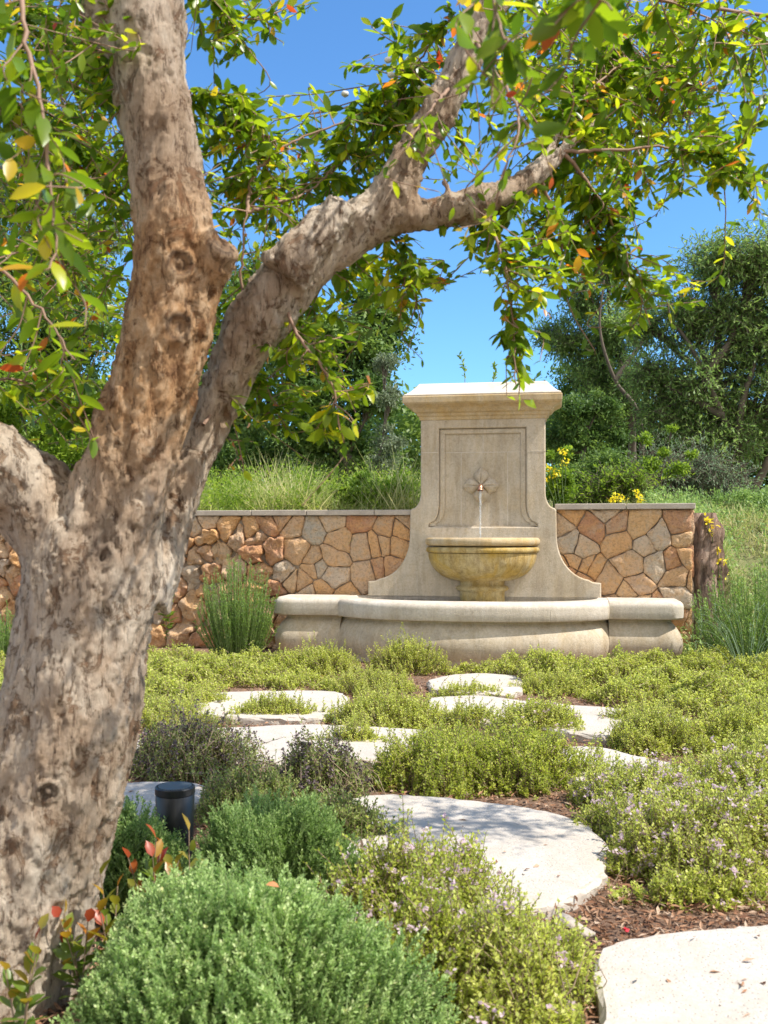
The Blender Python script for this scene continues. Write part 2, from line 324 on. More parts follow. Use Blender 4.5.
def masonry(W,H,cell,gap=0.005,prot=(0.008,0.03),rough=None,outline=None,sq=0.0,seed=1):
    """voronoi stones on a W x H panel facing -y, returns V,F(list),rnd"""
    r=random.Random(seed); seeds=[]
    nu,nvv=max(1,int(W/cell)),max(1,int(H/(cell*0.85)))
    for j in range(nvv):
        for i in range(nu):
            s=0.42
            seeds.append(((i+0.5+(0.5 if j%2 else 0)+r.uniform(-s,s))*W/nu,(j+0.5+r.uniform(-s,s))*H/nvv))
    for k in range(int(len(seeds)*0.45)): seeds.append((r.uniform(0,W),r.uniform(0,H)))
    Vs=[];Fs=[];Rs=[]
    for si,s in enumerate(seeds):
        poly=[(0,0),(W,0),(W,H),(0,H)]
        for sj,t in enumerate(seeds):
            if si==sj or abs(t[0]-s[0])>3*cell or abs(t[1]-s[1])>3*cell: continue
            n=np.array(t)-np.array(s); dd=np.linalg.norm(n)
            if dd<1e-6: continue
            n/=dd; d=np.dot(n,(np.array(s)+np.array(t))/2)-gap/2
            poly=clip_half(poly,n,d)
            if len(poly)<3: break
        if len(poly)<3: continue
        pc=np.mean(poly,0)
        if outline is not None and not outline(*pc): continue
        p=np.array(poly); 
        if np.ptp(p[:,0])<0.03 or np.ptp(p[:,1])<0.03: continue
        rg=rough(pc[0],pc[1]) if rough else 0.0
        p=chaikin(poly,1,0.05+0.05*rg); p=resample(p,0.022)
        p=np.array([q+np.array([nz(q[0]*14,q[1]*14,si),nz(q[0]*14,q[1]*14,si+50)])*0.012*(1+3.0*rg) for q in p])
        c=p.mean(0); pr=r.uniform(*prot)+rg*r.uniform(0.0,0.05); tilt=np.array([r.uniform(-1,1),r.uniform(-1,1)])*(0.05+0.35*rg)
        levels=[(1.0,0.0-0.04),(1.0,pr-0.012-0.02*rg),(0.96-0.05*rg,pr-0.002),(0.80-0.1*rg,pr+0.003),(0.6,pr+0.004),(0.4,pr+0.006+0.01*rg)]
        b0=len(Vs); m=len(p); size=min(np.ptp(p[:,0]),np.ptp(p[:,1]))
        for li,(k,d) in enumerate(levels):
            for q in p:
                e=c+(q-c)*k; z=d
                if li>0: z+=np.dot(tilt,q-c)*k*0.5+nz(e[0]*9,e[1]*9,si*3.3)*(0.016+0.05*rg)+nz(e[0]*35,e[1]*35,si)*(0.008+0.016*rg)
                Vs.append((e[0],-z,e[1]))
        Vs.append((c[0],-(pr+0.006+0.02*rg),c[1]))
        cc=r.random()
        for li in range(len(levels)-1):
            for k in range(m): Fs.append((b0+li*m+k,b0+li*m+(k+1)%m,b0+(li+1)*m+(k+1)%m,b0+(li+1)*m+k)); Rs.append(cc)
        for k in range(m): Fs.append((b0+5*m+k,b0+5*m+(k+1)%m,b0+6*m)); Rs.append(cc)
    return np.array(Vs),Fs,Rs
def box_bm(bm,x0,x1,y0,y1,z0,z1):
    vs=[bm.verts.new(c) for c in ((x0,y0,z0),(x1,y0,z0),(x1,y1,z0),(x0,y1,z0),(x0,y0,z1),(x1,y0,z1),(x1,y1,z1),(x0,y1,z1))]
    for f in ((0,3,2,1),(4,5,6,7),(0,1,5,4),(1,2,6,5),(2,3,7,6),(3,0,4,7)): bm.faces.new([vs[i] for i in f])
def bm_obj(name,bm,mat,parent=None,bev=0,seg=2,smooth=False):
    if bev: bmesh.ops.bevel(bm,geom=bm.edges[:],offset=bev,segments=seg,affect='EDGES',profile=0.5)
    bmesh.ops.recalc_face_normals(bm,faces=bm.faces[:])
    me=bpy.data.meshes.new(name); bm.to_mesh(me); bm.free(); me.materials.append(mat)
    for p in me.polygons: p.use_smooth=smooth
    return link(bpy.data.objects.new(name,me),parent)

# ---- left wall: world from fountain to far left; right wall
def wall(name,A,B,H,label,cell,rough=None,seed=1,thick=0.42,ret=False,cop=True):
    A=np.array(A);B=np.array(B); d=B-A; W=np.linalg.norm(d); rz=math.atan2(d[1],d[0])
    root=empty(name,(A[0],A[1],0),rz); tag(root,label,'wall')
    V,F,R=masonry(W,H,cell,rough=rough,seed=seed)
    parts_V=[V];parts_F=list(F);parts_R=list(R)
    if ret:   # stone return at the end, facing +x
        V2,F2,R2=masonry(thick,H,0.2,seed=seed+5,prot=(0.005,0.02))
        W2=np.stack([W-V2[:,1],V2[:,0],V2[:,2]],1); n=len(V); parts_V.append(W2)
        parts_F+= [tuple(i+n for i in f) for f in F2]; parts_R+=list(R2)
    mesh_np('stonework',np.concatenate(parts_V),parts_F,M['wall'],root,parts_R,smooth=True)
    bm=bmesh.new(); box_bm(bm,0,W-0.002,0.012,thick,0,H-0.002); bm_obj('mortar_core',bm,M['mortar'],root)
    if cop:
        bm=bmesh.new(); x=0; r=random.Random(seed)
        while x<W-0.05:
            x2=min(W+0.03,x+r.uniform(0.5,0.8)); 
            if W-x2<0.3: x2=W+0.03
            box_bm(bm,x+0.003,x2-0.003,-0.055+r.uniform(-.004,.004),thick+0.04,H+0.002,H+0.052+r.uniform(-0.003,0.003)); x=x2
        bm_obj('coping',bm,M['coping'],root,0.006)
    return root
def rough_left(u,v):  # u from left end
    X=u  # wall runs 4.9 m; rough zone before the dressed stones
    return float(np.clip((3.55-u)/0.3,0,1))*float(np.clip((1.22-v)/0.1,0.0,1))*0.9
lA=from_local(-5.3,0.10); lB=from_local(-0.66,0.10)
wall('stone_wall',lA,lB,1.285,'ochre rubble stone wall left of the fountain with grey coping, behind the rosemary bush',0.24,rough_left,3)
rA=from_local(0.66,0.10); rB=from_local(1.86,0.0)
wall('stone_wall',rA,rB,1.33,'golden polygonal stone wall right of the fountain, ending in a squared corner',0.21,None,11,ret=True)

# ---- shaggy brown root mass behind wall end
V=[];F=[]
root_c=from_local(1.98,0.22)
nA,nB=40,36
for j in range(nB+1):
    z=-0.02+1.32*j/nB
    for i in range(nA):
        a=2*math.pi*i/nA; r=0.17*(1-0.55*max(0,(z-1.0)/0.3)**2)+0.03*nz(math.cos(a)*6,math.sin(a)*6,z*1.2)*2+0.05*nz(math.cos(a)*9,math.sin(a)*9,z*7)+0.035*nz(math.cos(a)*18,math.sin(a)*18,z*9)
        V.append((root_c[0]+r*math.cos(a)*1.0,root_c[1]+r*math.sin(a)*1.3,z))
for j in range(nB):
    for i in range(nA): F.append((j*nA+i,j*nA+(i+1)%nA,(j+1)*nA+(i+1)%nA,(j+1)*nA+i))
V.append((root_c[0],root_c[1],1.30)); 
for i in range(nA): F.append((nB*nA+i,nB*nA+(i+1)%nA,len(V)-1))
m,nt,b=new_mat('weathered_stump'); v=coords(nt,(1,1,0.25)); q=noise_n(nt,v,28,8,0.7,1)
nt.links.new(ramp(nt,q,[(0.35,(0.12,0.075,0.05)),(0.55,(0.34,0.23,0.17)),(0.7,(0.50,0.38,0.30))]),b.inputs['Base Color']); b.inputs['Roughness'].default_value=0.95; bump(nt,b,q,1.0,0.03)
st=empty('tree_stump',(root_c[0],root_c[1],0)); tag(st,'rough brown weathered stump standing just past the right wall end','stump')
mesh_np('stump_body',np.array(V),F,m,st,offset=(root_c[0],root_c[1],0))

# ------------------------------------------------------------------ fountain
fo=empty('wall_fountain',FO,YAW); tag(fo,'carved limestone wall fountain with tall moulded back, half bowl and wide low basin','fountain')
def zc(py,Y=9.2): return CH+(535-py)/1000*Y
SC=0.0093
def arc(cx,cz,r,a0,a1,n,rz=None):
    rz=rz or r
    return [(cx+r*math.cos(math.radians(a0+(a1-a0)*k/n)),cz+rz*math.sin(math.radians(a0+(a1-a0)*k/n))) for k in range(n+1)]
def half_profile():   # right half, bottom to top (x,z)
    p=[(1.07,0.10),(1.07,0.665),(1.0,0.672)]
    p+=arc(1.0,1.09,0.325,-90,-180,12,0.40)[1:]      # concave quarter up to (0.675,1.09)
    p+=[(0.67,1.325),(0.655,1.345)]
    p+=arc(0.655,1.50,0.083,-90,-180,8,0.155)[1:]     # flare up to the straight side
    p+=[(0.572,2.22)]
    return p
hp=half_profile()
outline=[(x,z) for x,z in hp]+[(-x,z) for x,z in reversed(hp)]
panel_h=[(0.50,1.175),(0.50,1.20),(0.47,1.22)]+arc(0.47,1.40,0.07,-90,-180,6,0.18)[1:]+[(0.40,2.085)]
panel=[(x,z) for x,z in panel_h]+[(-x,z) for x,z in reversed(panel_h)]
def curve_solid(name,loops,y0,y1,bev,mat,parent):
    cu=bpy.data.curves.new(name,'CURVE'); cu.dimensions='2D'; cu.fill_mode='BOTH'
    for lp in loops:
        s=cu.splines.new('POLY'); s.points.add(len(lp)-1); s.use_cyclic_u=True
        for q,(x,z) in zip(s.points,lp): q.co=(x,z,0,1)
    cu.extrude=(y1-y0)/2-bev; cu.bevel_depth=bev; cu.bevel_resolution=2; cu.offset=-bev
    t=bpy.data.objects.new(name+'_tmp',cu); C.objects.link(t)
    dg=bpy.context.evaluated_depsgraph_get(); me=bpy.data.meshes.new_from_object(t.evaluated_get(dg)); bpy.data.objects.remove(t)
    me.transform(Matrix.Rotation(math.radians(90),4,'X')); me.transform(Matrix.Translation((0,(y0+y1)/2,0)))
    me.materials.clear(); me.materials.append(mat)
    for p in me.polygons: p.use_smooth=False; p.material_index=0
    return link(bpy.data.objects.new(name,me),parent)
curve_solid('back_slab',[outline],0.045,0.32,0.008,M['slab'],fo)
curve_solid('panel_frame',[outline,panel],0.0,0.0445,0.013,M['slab'],fo)
ins=[(x*0.87,1.18+(z-1.175)*0.94) for x,z in panel]
curve_solid('frame_moulding',[[(x*1.0-math.copysign(0.003,x),1.178+(z-1.175)*0.993) for x,z in panel],ins],0.026,0.0448,0.009,M['slab'],fo)
# pale joint lines on the slab
bm=bmesh.new()
for x0,x1,z0,z1,y in ((-0.37,0.37,1.862,1.867,0.0435),(-0.202,-0.197,1.19,1.862,0.0435),(0.227,0.232,1.19,1.862,0.0435),(0.002,0.006,1.867,2.04,0.0435),
                      (-0.571,-0.412,1.862,1.867,-0.0025),(0.412,0.571,1.862,1.867,-0.0025),(0.002,0.006,2.10,2.20,-0.0025)):
    box_bm(bm,x0,x1,y,y+0.01,z0,z1)
bm_obj('joint_lines',bm,M['joint'],fo)
# cornice loft
def rect_loft(name,prof,hw,y0,back,mat,parent,cap=True):
    bm=bmesh.new(); rings=[]
    for off,z in prof:
        rings.append([bm.verts.new(c) for c in ((-hw-off,back+off*0.6,z),(-hw-off,y0-off,z),(hw+off,y0-off,z),(hw+off,back+off*0.6,z))])
    for a,b_ in zip(rings,rings[1:]):
        for k in range(4): bm.faces.new([a[k],a[(k+1)%4],b_[(k+1)%4],b_[k]])
    bm.faces.new(rings[0][::-1]); bm.faces.new(rings[-1])
    return bm_obj(name,bm,mat,parent,0.004,1)
hw=0.572
prof=[(0.010,2.165),(0.014,2.195),(0.030,2.202),(0.034,2.225),(0.058,2.236),(0.066,2.25),(0.085,2.272),(0.115,2.29),(0.138,2.30),(0.142,2.308),(0.150,2.312),(0.152,2.366),(0.146,2.374)]
rect_loft('cornice',prof,hw,0.0,0.32,M['cornice'],fo)
prof=[(0.142,2.378),(0.138,2.392)]+[(0.138-0.125*t,2.392+0.11*t**1.5) for t in np.linspace(0.1,1,8)]+[(-0.05,2.505)]
rect_loft('cornice_cap',prof,hw,0.0,0.32,M['cap'],fo)
# bowl lathe (half + a little into the slab)
def lathe_half(name,prof,sy_,mat,parent,n=48,amp=0.0,smooth=True):
    V=[];F=[]; m=len(prof)
    for i in range(n+1):
        a=math.pi*(-i/n)
        for r,z in prof:
            rr=r*(1+amp*nz(math.cos(a)*5,math.sin(a)*5,z*6)); V.append((rr*math.cos(a),rr*math.sin(a)*sy_-0.001,z))
    for i in range(n):
        for j in range(m-1): F.append((i*m+j,i*m+j+1,(i+1)*m+j+1,(i+1)*m+j))
    return mesh_np(name,np.array(V),F,mat,parent,smooth=smooth)
def torus_prof(r,z,h,out,n=8): return [(r+out*math.cos(t),z+h/2+h/2*math.sin(t)) for t in np.linspace(-math.pi/2,math.pi/2,n)]
BY=0.92
body=[(0.0,0.48),(0.205,0.48),(0.205,0.575),(0.21,0.585),(0.235,0.595),(0.245,0.612),(0.235,0.63),(0.20,0.64),(0.205,0.675)]
body+=[(0.22+0.275*math.sin(t*math.pi/2),0.685+0.25*(1-math.cos(t*math.pi/2))) for t in np.linspace(0,1,12)]
lathe_half('bowl',body,BY,M['bowl'],fo,amp=0.01)
lathe_half('bowl_lower_rim',[(0.47,0.936)]+torus_prof(0.497,0.94,0.05,0.022)+[(0.47,0.992)],BY,M['bowl'],fo)
lathe_half('bowl_upper_rim',[(0.47,1.000)]+torus_prof(0.497,1.004,0.072,0.028)+[(0.46,1.076),(0.44,1.06),(0.40,0.98),(0.2,0.86),(0.0,0.84)],BY,M['cornice'],fo)
wd=[(0.0,1.045),(0.43,1.045)]; lathe_half('bowl_water',wd,BY,M['water'],fo)
# rosette + spout
RZc,RXc=1.555,-0.012
V=[];F=[]; na,nr=120,16
for j in range(nr+1):
    for i in range(na):
        th=2*math.pi*i/na; c2=abs(math.cos(2*th)); dax=((th+math.pi/4)%(math.pi/2))-math.pi/4
        Rb=0.112+0.050*c2**1.3+0.010*math.exp(-(dax/0.10)**2)-0.008*math.exp(-((abs(dax)-0.22)/0.07)**2)
        q=j/nr; rr_=Rb*q; ds=(th%(math.pi/2))-math.pi/4
        hgt=0.034*(1-q**6)*(0.70+0.30*c2)*(0.75+0.45*math.sin(math.pi*min(1,q*1.05)))
        hgt-=0.014*math.exp(-(ds/0.10)**2)*math.sin(math.pi*q)+0.010*math.exp(-(dax/0.05)**2)*math.sin(math.pi*q)
        hgt+=0.020*math.exp(-(rr_/0.028)**2)
        V.append((RXc+rr_*math.cos(th),0.028-hgt*1.6 if j<nr else 0.05,RZc+rr_*math.sin(th)))
for j in range(nr):
    for i in range(na): F.append((j*na+i,j*na+(i+1)%na,(j+1)*na+(i+1)%na,(j+1)*na+i))
mesh_np('rosette',np.array(V),F,M['slab'],fo)

path=[(RXc,0.03,RZc-0.01),(RXc,-0.06,RZc-0.01),(RXc,-0.095,RZc-0.022),(RXc,-0.105,RZc-0.05)]
pc=catmull(path,5); V,F,R=tubes(pc[None],np.full((1,len(pc)),0.022)*(1+0.25*(np.arange(len(pc))==len(pc)-1)),12)
V2,F2,R2=tubes(pc[None][:,::-1]+0.0,np.full((1,len(pc)),0.015),12)
V,F,R=cat([(V,F,R),(V2,F2,R2)]); mesh_np('spout',V,F,M['copper'],fo)
# water stream
n=70; zz=np.linspace(RZc-0.05,1.045,n); t=np.linspace(0,1,n)
pp=np.stack([RXc+0.002*np.sin(t*30),-0.105-0.02*t**0.5*0+0.001*np.sin(t*22),zz],1)
rr=0.0105*(1-0.35*t)*(1+0.35*np.sin(t*60+np.sin(t*17)*2)*t)
V,F,R=tubes(pp[None],rr[None],10); parts=[(V,F,R)]
mesh_np('water_stream',V,F,M['water'],fo)
# basin: centre + two side pedestals
def outline_center(off,n=64):
    a,bb,e=1.31+off,0.90+off,2.35; pts=[]
    for k in range(n+1):
        th=math.pi*k/n; c,s=math.cos(th),math.sin(th)
        pts.append((-0.07+a*math.copysign(abs(c)**(2/e),c),-bb*abs(s)**(2/e)))
    return pts       # right -> front -> left
def outline_side(sgn,off):
    x0,x1,yf,rc=1.18,1.80+off,-0.47-off,0.13
    pts=[(x0,-0.001),(x0,yf)]
    pts+=[(x1-rc+rc*math.sin(t),yf+rc-rc*math.cos(t)) for t in np.linspace(0,math.pi/2,8)]
    pts+=[(x1,-0.001)]
    return [(sgn*x-0.065,y) for x,y in pts]
def loft(name,fn,prof,mat,parent,closetop=True,smooth=False):
    V=[];F=[];m=None
    for off,z in prof:
        o_=fn(off); m=len(o_); V+= [(x,y,z) for x,y in o_]
    L=len(prof)
    for j in range(L-1):
        for i in range(m): F.append((j*m+i,j*m+(i+1)%m,(j+1)*m+(i+1)%m,(j+1)*m+i))
    if closetop: F.append(tuple((L-1)*m+i for i in range(m)))
    ob=mesh_np(name,np.array(V),F,mat,parent,smooth=False)
    bm=bmesh.new(); bm.from_mesh(ob.data); bmesh.ops.recalc_face_normals(bm,faces=bm.faces[:]); bm.to_mesh(ob.data); bm.free()
    for p in ob.data.polygons: p.use_smooth=len(p.vertices)==4
    ob.data.set_sharp_from_angle(angle=math.radians(35)) if hasattr(ob.data,'set_sharp_from_angle') else None
    return ob
bodyp=[(-0.03,-0.01),(-0.03,0.03)]+[(-0.085+0.09*math.sin(math.pi*min(1,(0.25+0.75*t)**1.15))**0.9,0.04+0.31*t) for t in np.linspace(0.0,1,16)]+[(-0.085,0.372)]
rimtop=[(-0.09,0.374),(-0.012,0.374)]+[(0.0,0.378),(0.008,0.39),(0.010,0.44),(0.010,0.475)]+[(0.010-0.05*(1-math.cos(a)),0.48+0.052*math.sin(a)) for a in np.linspace(0.15,1.45,7)]+[(-0.055,0.5335)]
loft('basin_body',outline_center,bodyp,M['slab'],fo,closetop=False)
loft('basin_rim',outline_center,rimtop+[(-0.20,0.5345),(-0.22,0.52),(-0.22,0.30)],M['rim'],fo,closetop=True)
loft('basin_water',outline_center,[(-0.2195,0.44),(-0.2195,0.455)],M['water'],fo)
for s in (-1,1):
    loft('side_pedestal',lambda off,s=s: outline_side(s,off),[(o_,z) for o_,z in bodyp],M['slab'],fo,closetop=False)
    loft('side_rim',lambda off,s=s: outline_side(s,off),[(o_,z+0.004) for o_,z in rimtop],M['rim'],fo,closetop=True)
# rim joints
for x in (-0.02,0.62,-0.68):
    bm=bmesh.new()
    yf=-0.90*(1-(abs(x+0.07)/1.31)**2.35)**(1/2.35)
    box_bm(bm,x-0.002,x+0.002,yf-0.0115,yf+0.02,0.39,0.475)
    bm_obj('rim_joint',bm,M['coping'],fo)

# weeds on top of the fountain
for k,(px,py,lab) in enumerate(((465,381,'left of two thin weed sprigs sprouting on top of the fountain cornice'),(492,381,'right of two thin weed sprigs sprouting on top of the fountain cornice'))):
    b0=P(px,py+3,9.25); root=empty('weed_sprig',b0); tag(root,lab,'weed','weeds on the fountain cornice')
    tip=b0+np.array([-0.05 if k==0 else 0.02,0,0.27 if k==0 else 0.19]); pa=catmull([b0,b0+(tip-b0)*0.5+[0.02,0,0],tip],6)
    V,F,R=tubes(pa[None],np.linspace(0.004,0.0015,len(pa))[None],4); mesh_np('stem',V,F,M['gstem'],root,offset=b0)
    idx=rng.integers(2,len(pa),34); O=pa[idx]; D=rand_unit(34)+[0,0,0.5]
    V,F,R=leaves(O,D,0.045,0.012,segs=2); mesh_np('foliage',V,F,M['rosemary'],root,R,offset=b0)

# ------------------------------------------------------------------ stepping stones
def slab(px_pts,label,top=0.05,seed=0):
    p=np.array([G(x,y,top)[:2] for x,y in px_pts]); p=chaikin(p,2,0.2); p=resample(p,0.035)
    c=p.mean(0); 
    d=np.array([[nz(q[0]*7,q[1]*7,seed),nz(q[0]*7,q[1]*7,seed+9)] for q in p])*0.022+np.array([[nz(q[0]*35,q[1]*35,seed),nz(q[0]*35,q[1]*35,seed+9)] for q in p])*0.010
    p=p+d; m=len(p); V=[];F=[]
    lv=[(1.0,0.0,-0.02,0.4),(1.0,0.0,top*0.55,1.0),(1.0,0.004,top-0.010,1.0),(1.0,0.012,top-0.002,0.6),(1.0,0.035,top,0.15),(0.6,0,top,0.1)]
    for li,(k,inset,z,nn) in enumerate(lv):
        for q in p:
            r=q-c; L=np.linalg.norm(r); e=c+r*k*(1-inset/L); e=e+nn*0.012*np.array([nz(e[0]*22,e[1]*22,z*90+seed),nz(e[0]*22,e[1]*22,z*90+seed+3)])
            V.append((e[0],e[1],z+0.0015*nz(e[0]*12,e[1]*12,seed)))
    V.append((c[0],c[1],top))
    for li in range(5):
        for k in range(m): F.append((li*m+k,li*m+(k+1)%m,(li+1)*m+(k+1)%m,(li+1)*m+k))
    for k in range(m): F.append((5*m+k,5*m+(k+1)%m,6*m))
    o=mesh_np('stepping_stone',np.array(V)-[c[0],c[1],0],F,M['step'],None,smooth=False); o.location=(c[0],c[1],0)
    tag(o,label,'stepping stone','pale stepping stones through the thyme')
    bm=bmesh.new(); bm.from_mesh(o.data); bmesh.ops.recalc_face_normals(bm,faces=bm.faces[:]); bm.to_mesh(o.data); bm.free()
    return p
STONES=[]
for pts,lab in (
 ([(588,952),(622,938),(680,929),(768,922),(900,925),(1000,1000),(950,1200),(700,1250),(615,1130),(600,1030)],'large pale flagstone cut off by the bottom right corner of the photo'),
 ([(318,815),(350,797),(400,792),(470,799),(540,808),(590,822),(613,850),(600,880),(560,903),(495,912),(430,895),(375,868),(325,838)],'big rounded flagstone with leafy shadows in the middle foreground'),
 ([(545,750),(590,744),(640,755),(700,768),(735,779),(705,798),(640,797),(590,788),(560,772)],'flagstone behind the large lilac thyme mound at right'),
 ([(60,790),(115,782),(160,780),(208,782),(208,800),(150,818),(60,815)],'shaded flagstone just behind the black path light'),
 ([(120,742),(190,729),(300,723),(400,727),(442,732),(420,750),(380,758),(300,759),(200,763),(130,762)],'long flagstone in shade and sun behind the dark twiggy thyme'),
 ([(186,704),(205,692),(270,690),(348,690),(347,712),(310,717),(250,717),(192,714)],'sunlit flagstone behind the long one, left of centre'),
 ([(422,697),(480,694),(520,700),(600,706),(694,716),(688,728),(640,733),(600,736),(560,730),(500,720),(428,718)],'long slanting sunlit flagstone right of centre below the basin'),
 ([(428,678),(470,672),(522,675),(524,691),(480,693),(430,689)],'smallest flagstone directly in front of the fountain basin')):
    STONES.append(slab(pts,lab,seed=len(STONES)*5+1))
def in_poly(x,y,p):
    inside=np.zeros(x.shape,bool); m=len(p)
    for i in range(m):
        a,b=p[i],p[(i+1)%m]
        c=((a[1]>y)!=(b[1]>y)) & (x<(b[0]-a[0])*(y-a[1])/(b[1]-a[1]+1e-12)+a[0]); inside^=c
    return inside
def on_stone(x,y):
    r=np.zeros(x.shape,bool)
    for p in STONES: r|=in_poly(x,y,p)
    return r
# mulch chips
n=52000; Y=1.9+6.6*rng.random(n)**1.5; X=(rng.random(n)-0.5)*1.0*Y*0.95+0.1
k=~on_stone(X,Y)|(rng.random(n)<0.012); X,Y=X[k],Y[k]; n=len(X)
onst=on_stone(X,Y)
O=np.stack([X,Y,np.where(onst,0.053,0.004)+0.022*rng.random(n)*(~onst)],1); D=rng.normal(size=(n,3))*[1,1,0.28]
V,F,R=leaves(O,D,rng.uniform(0.01,0.045,n),rng.uniform(0.002,0.007,n),segs=2,fold=0.5,rnd=rng.random(n))
o=mesh_np('bark_mulch',V,F,M['chips'],None,R,smooth=False); tag(o,'reddish bark chips and needles covering the soil between plants','mulch',kind='stuff')
# pale wood piece and red petal
c0=G(574,926,0.045); bm=bmesh.new()
bmesh.ops.create_cube(bm,size=1,matrix=Matrix.Translation(c0)@Matrix.Rotation(math.radians(-50),4,'Z')@Matrix.Rotation(0.15,4,'Y')@Matrix.Diagonal((0.12,0.042,0.010,1)))
bmesh.ops.subdivide_edges(bm,edges=bm.edges[:],cuts=4)
for v_ in bm.verts: v_.co+=Vector((nz(v_.co.x*40,v_.co.y*40),nz(v_.co.y*40,v_.co.x*40,3),nz(v_.co.x*60,v_.co.y*60,7)))*0.006
o=bm_obj('wood_chip',bm,M['coping'],None,smooth=True); tag(o,'grey weathered piece of wood on the mulch between the two nearest flagstones','wood chip')
c0=G(625,931,0.03); V,F,R=leaves(np.array([c0,c0,c0]),np.array([[1,0.2,0.3],[0.2,1,0.5],[-.5,-.3,.6]]),0.014,0.006,segs=2,fold=.4,rnd=np.ones(3))
m_red=plain('red_petal',(0.6,0.02,0.04),0.5); o=mesh_np('fallen_petal',V,F,m_red); tag(o,'tiny crimson petal fallen on the bark mulch','petal')

# ------------------------------------------------------------------ shrubs
def sprig_shrub(name,label,cat_,c,rx,ry,h,n,mat,leafL=0.011,leafW=0.0035,per=16,spr=(0.08,0.16),lean=0.9,lump=0.25,stem='stem',flower=None,ffrac=0.0,group=None,jit=0.25,dome=0.55,stemr=0.0012,seed=0,parent=None,upright=0.6,avoid=True,kind=None,tipcut=0.0):
    c=np.asarray(c,float)
    th=rng.random(n)*2*np.pi; rr=np.sqrt(rng.random(n))
    edge=1+0.22*np.sin(3*th+seed)+0.16*np.sin(5*th+seed*2.1)+0.08*np.sin(9*th+seed)
    x=np.cos(th)*rr*rx*edge; y=np.sin(th)*rr*ry*edge
    hz=h*(1-rr**2.2)**dome
    hz=hz*(1+lump*np.sin(x*23/max(0.3,h/0.3)+seed)*np.cos(y*19/max(0.3,h/0.3)+seed*1.7))+rng.normal(size=n)*h*0.07
    hz=np.where(rng.random(n)<(0.10 if name=='thyme_shrub' else 0.0),hz*rng.uniform(1.1,1.4,n)+0.015,hz); hz=np.maximum(hz,0.02)
    nrm=np.stack([x/rx**2*0.5,y/ry**2*0.5,np.full(n,1.0/h*upright*0.9)],1); nrm=unit(unit(nrm)+np.array([0,0,upright])+rng.normal(size=(n,3))*jit)
    tip=np.stack([x,y,hz],1); L=rng.uniform(spr[0],spr[1],n)[:,None]
    deep=rng.random(n)[:,None]**2*0.35*h
    hole=(np.sin(x*31+seed)*np.cos(y*37+seed*2)+0.5*np.sin(x*67-y*59)>0.75) if name=='thyme_shrub' else np.zeros(n,bool); tip=tip-nrm*deep; tip[:,2]=np.where(hole,tip[:,2]*0.55,tip[:,2])
    base=tip-nrm*L; base[:,2]=np.maximum(base[:,2],0.0)
    mid=(base+tip)/2+rng.normal(size=(n,3))*L*0.08
    wp=tip+c
    ok=np.ones(n,bool)
    if avoid: ok=~(on_stone(wp[:,0],wp[:,1])&(rng.random(n)<0.6)&(hz<0.45*h))
    tip,base,mid,L,nrm=tip[ok],base[ok],mid[ok],L[ok],nrm[ok]; n=len(tip)
    root=parent if parent is not None else empty(name,c)
    if parent is None: tag(root,label,cat_,group,kind)
    Pth=np.stack([base,mid,tip],1)
    V,F,R=tubes(Pth,np.tile([stemr*1.6,stemr*1.2,stemr*0.7],(n,1)),3); mesh_np('stems',V,F,M[stem],root,smooth=False)
    t=np.tile(np.linspace(0.25,1.0,per),(n,1))+rng.normal(size=(n,per))*0.02; t=np.clip(t,0,1)
    if tipcut: t=1-(1-t)*(1-tipcut*0.0)
    O=(1-t)[...,None]**2*base[:,None]+2*(t*(1-t))[...,None]*mid[:,None]+(t**2)[...,None]*tip[:,None]
    ax=unit(tip-base); ang=(np.arange(per)*2.4)[None]+rng.random((n,1))*6.28
    A=unit(np.cross(ax,[0.3,0.5,0.1])); B=np.cross(ax,A)
    D=A[:,None]*np.cos(ang)[...,None]+B[:,None]*np.sin(ang)[...,None]+ax[:,None]*lean*(0.5+t[...,None])
    O=O.reshape(-1,3); D=D.reshape(-1,3)+rng.normal(size=(n*per,3))*0.15
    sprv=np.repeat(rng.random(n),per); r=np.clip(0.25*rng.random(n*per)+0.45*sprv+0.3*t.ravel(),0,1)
    LL=leafL*rng.uniform(0.7,1.25,n*per)*(1.1-0.35*t.ravel())
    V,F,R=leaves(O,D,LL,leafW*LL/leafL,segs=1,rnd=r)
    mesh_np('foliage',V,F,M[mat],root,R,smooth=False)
    if flower and ffrac>0:
        k=rng.random(n)<ffrac; kk=np.nonzero(k)[0]
        if len(kk):
            m_=9; O=np.repeat(tip[kk],m_,0)+rng.normal(size=(len(kk)*m_,3))*0.005; D=rand_unit(len(kk)*m_)+[0,0,0.5]
            V,F,R=leaves(O,D,leafL*0.8,leafL*0.33,segs=1); mesh_np('flowers',V,F,M[flower],root,R,smooth=False)['kind']='stuff'
    return root
def at(px,Y,z=0.0): return np.array([(px-384)/1000*Y,Y,z])
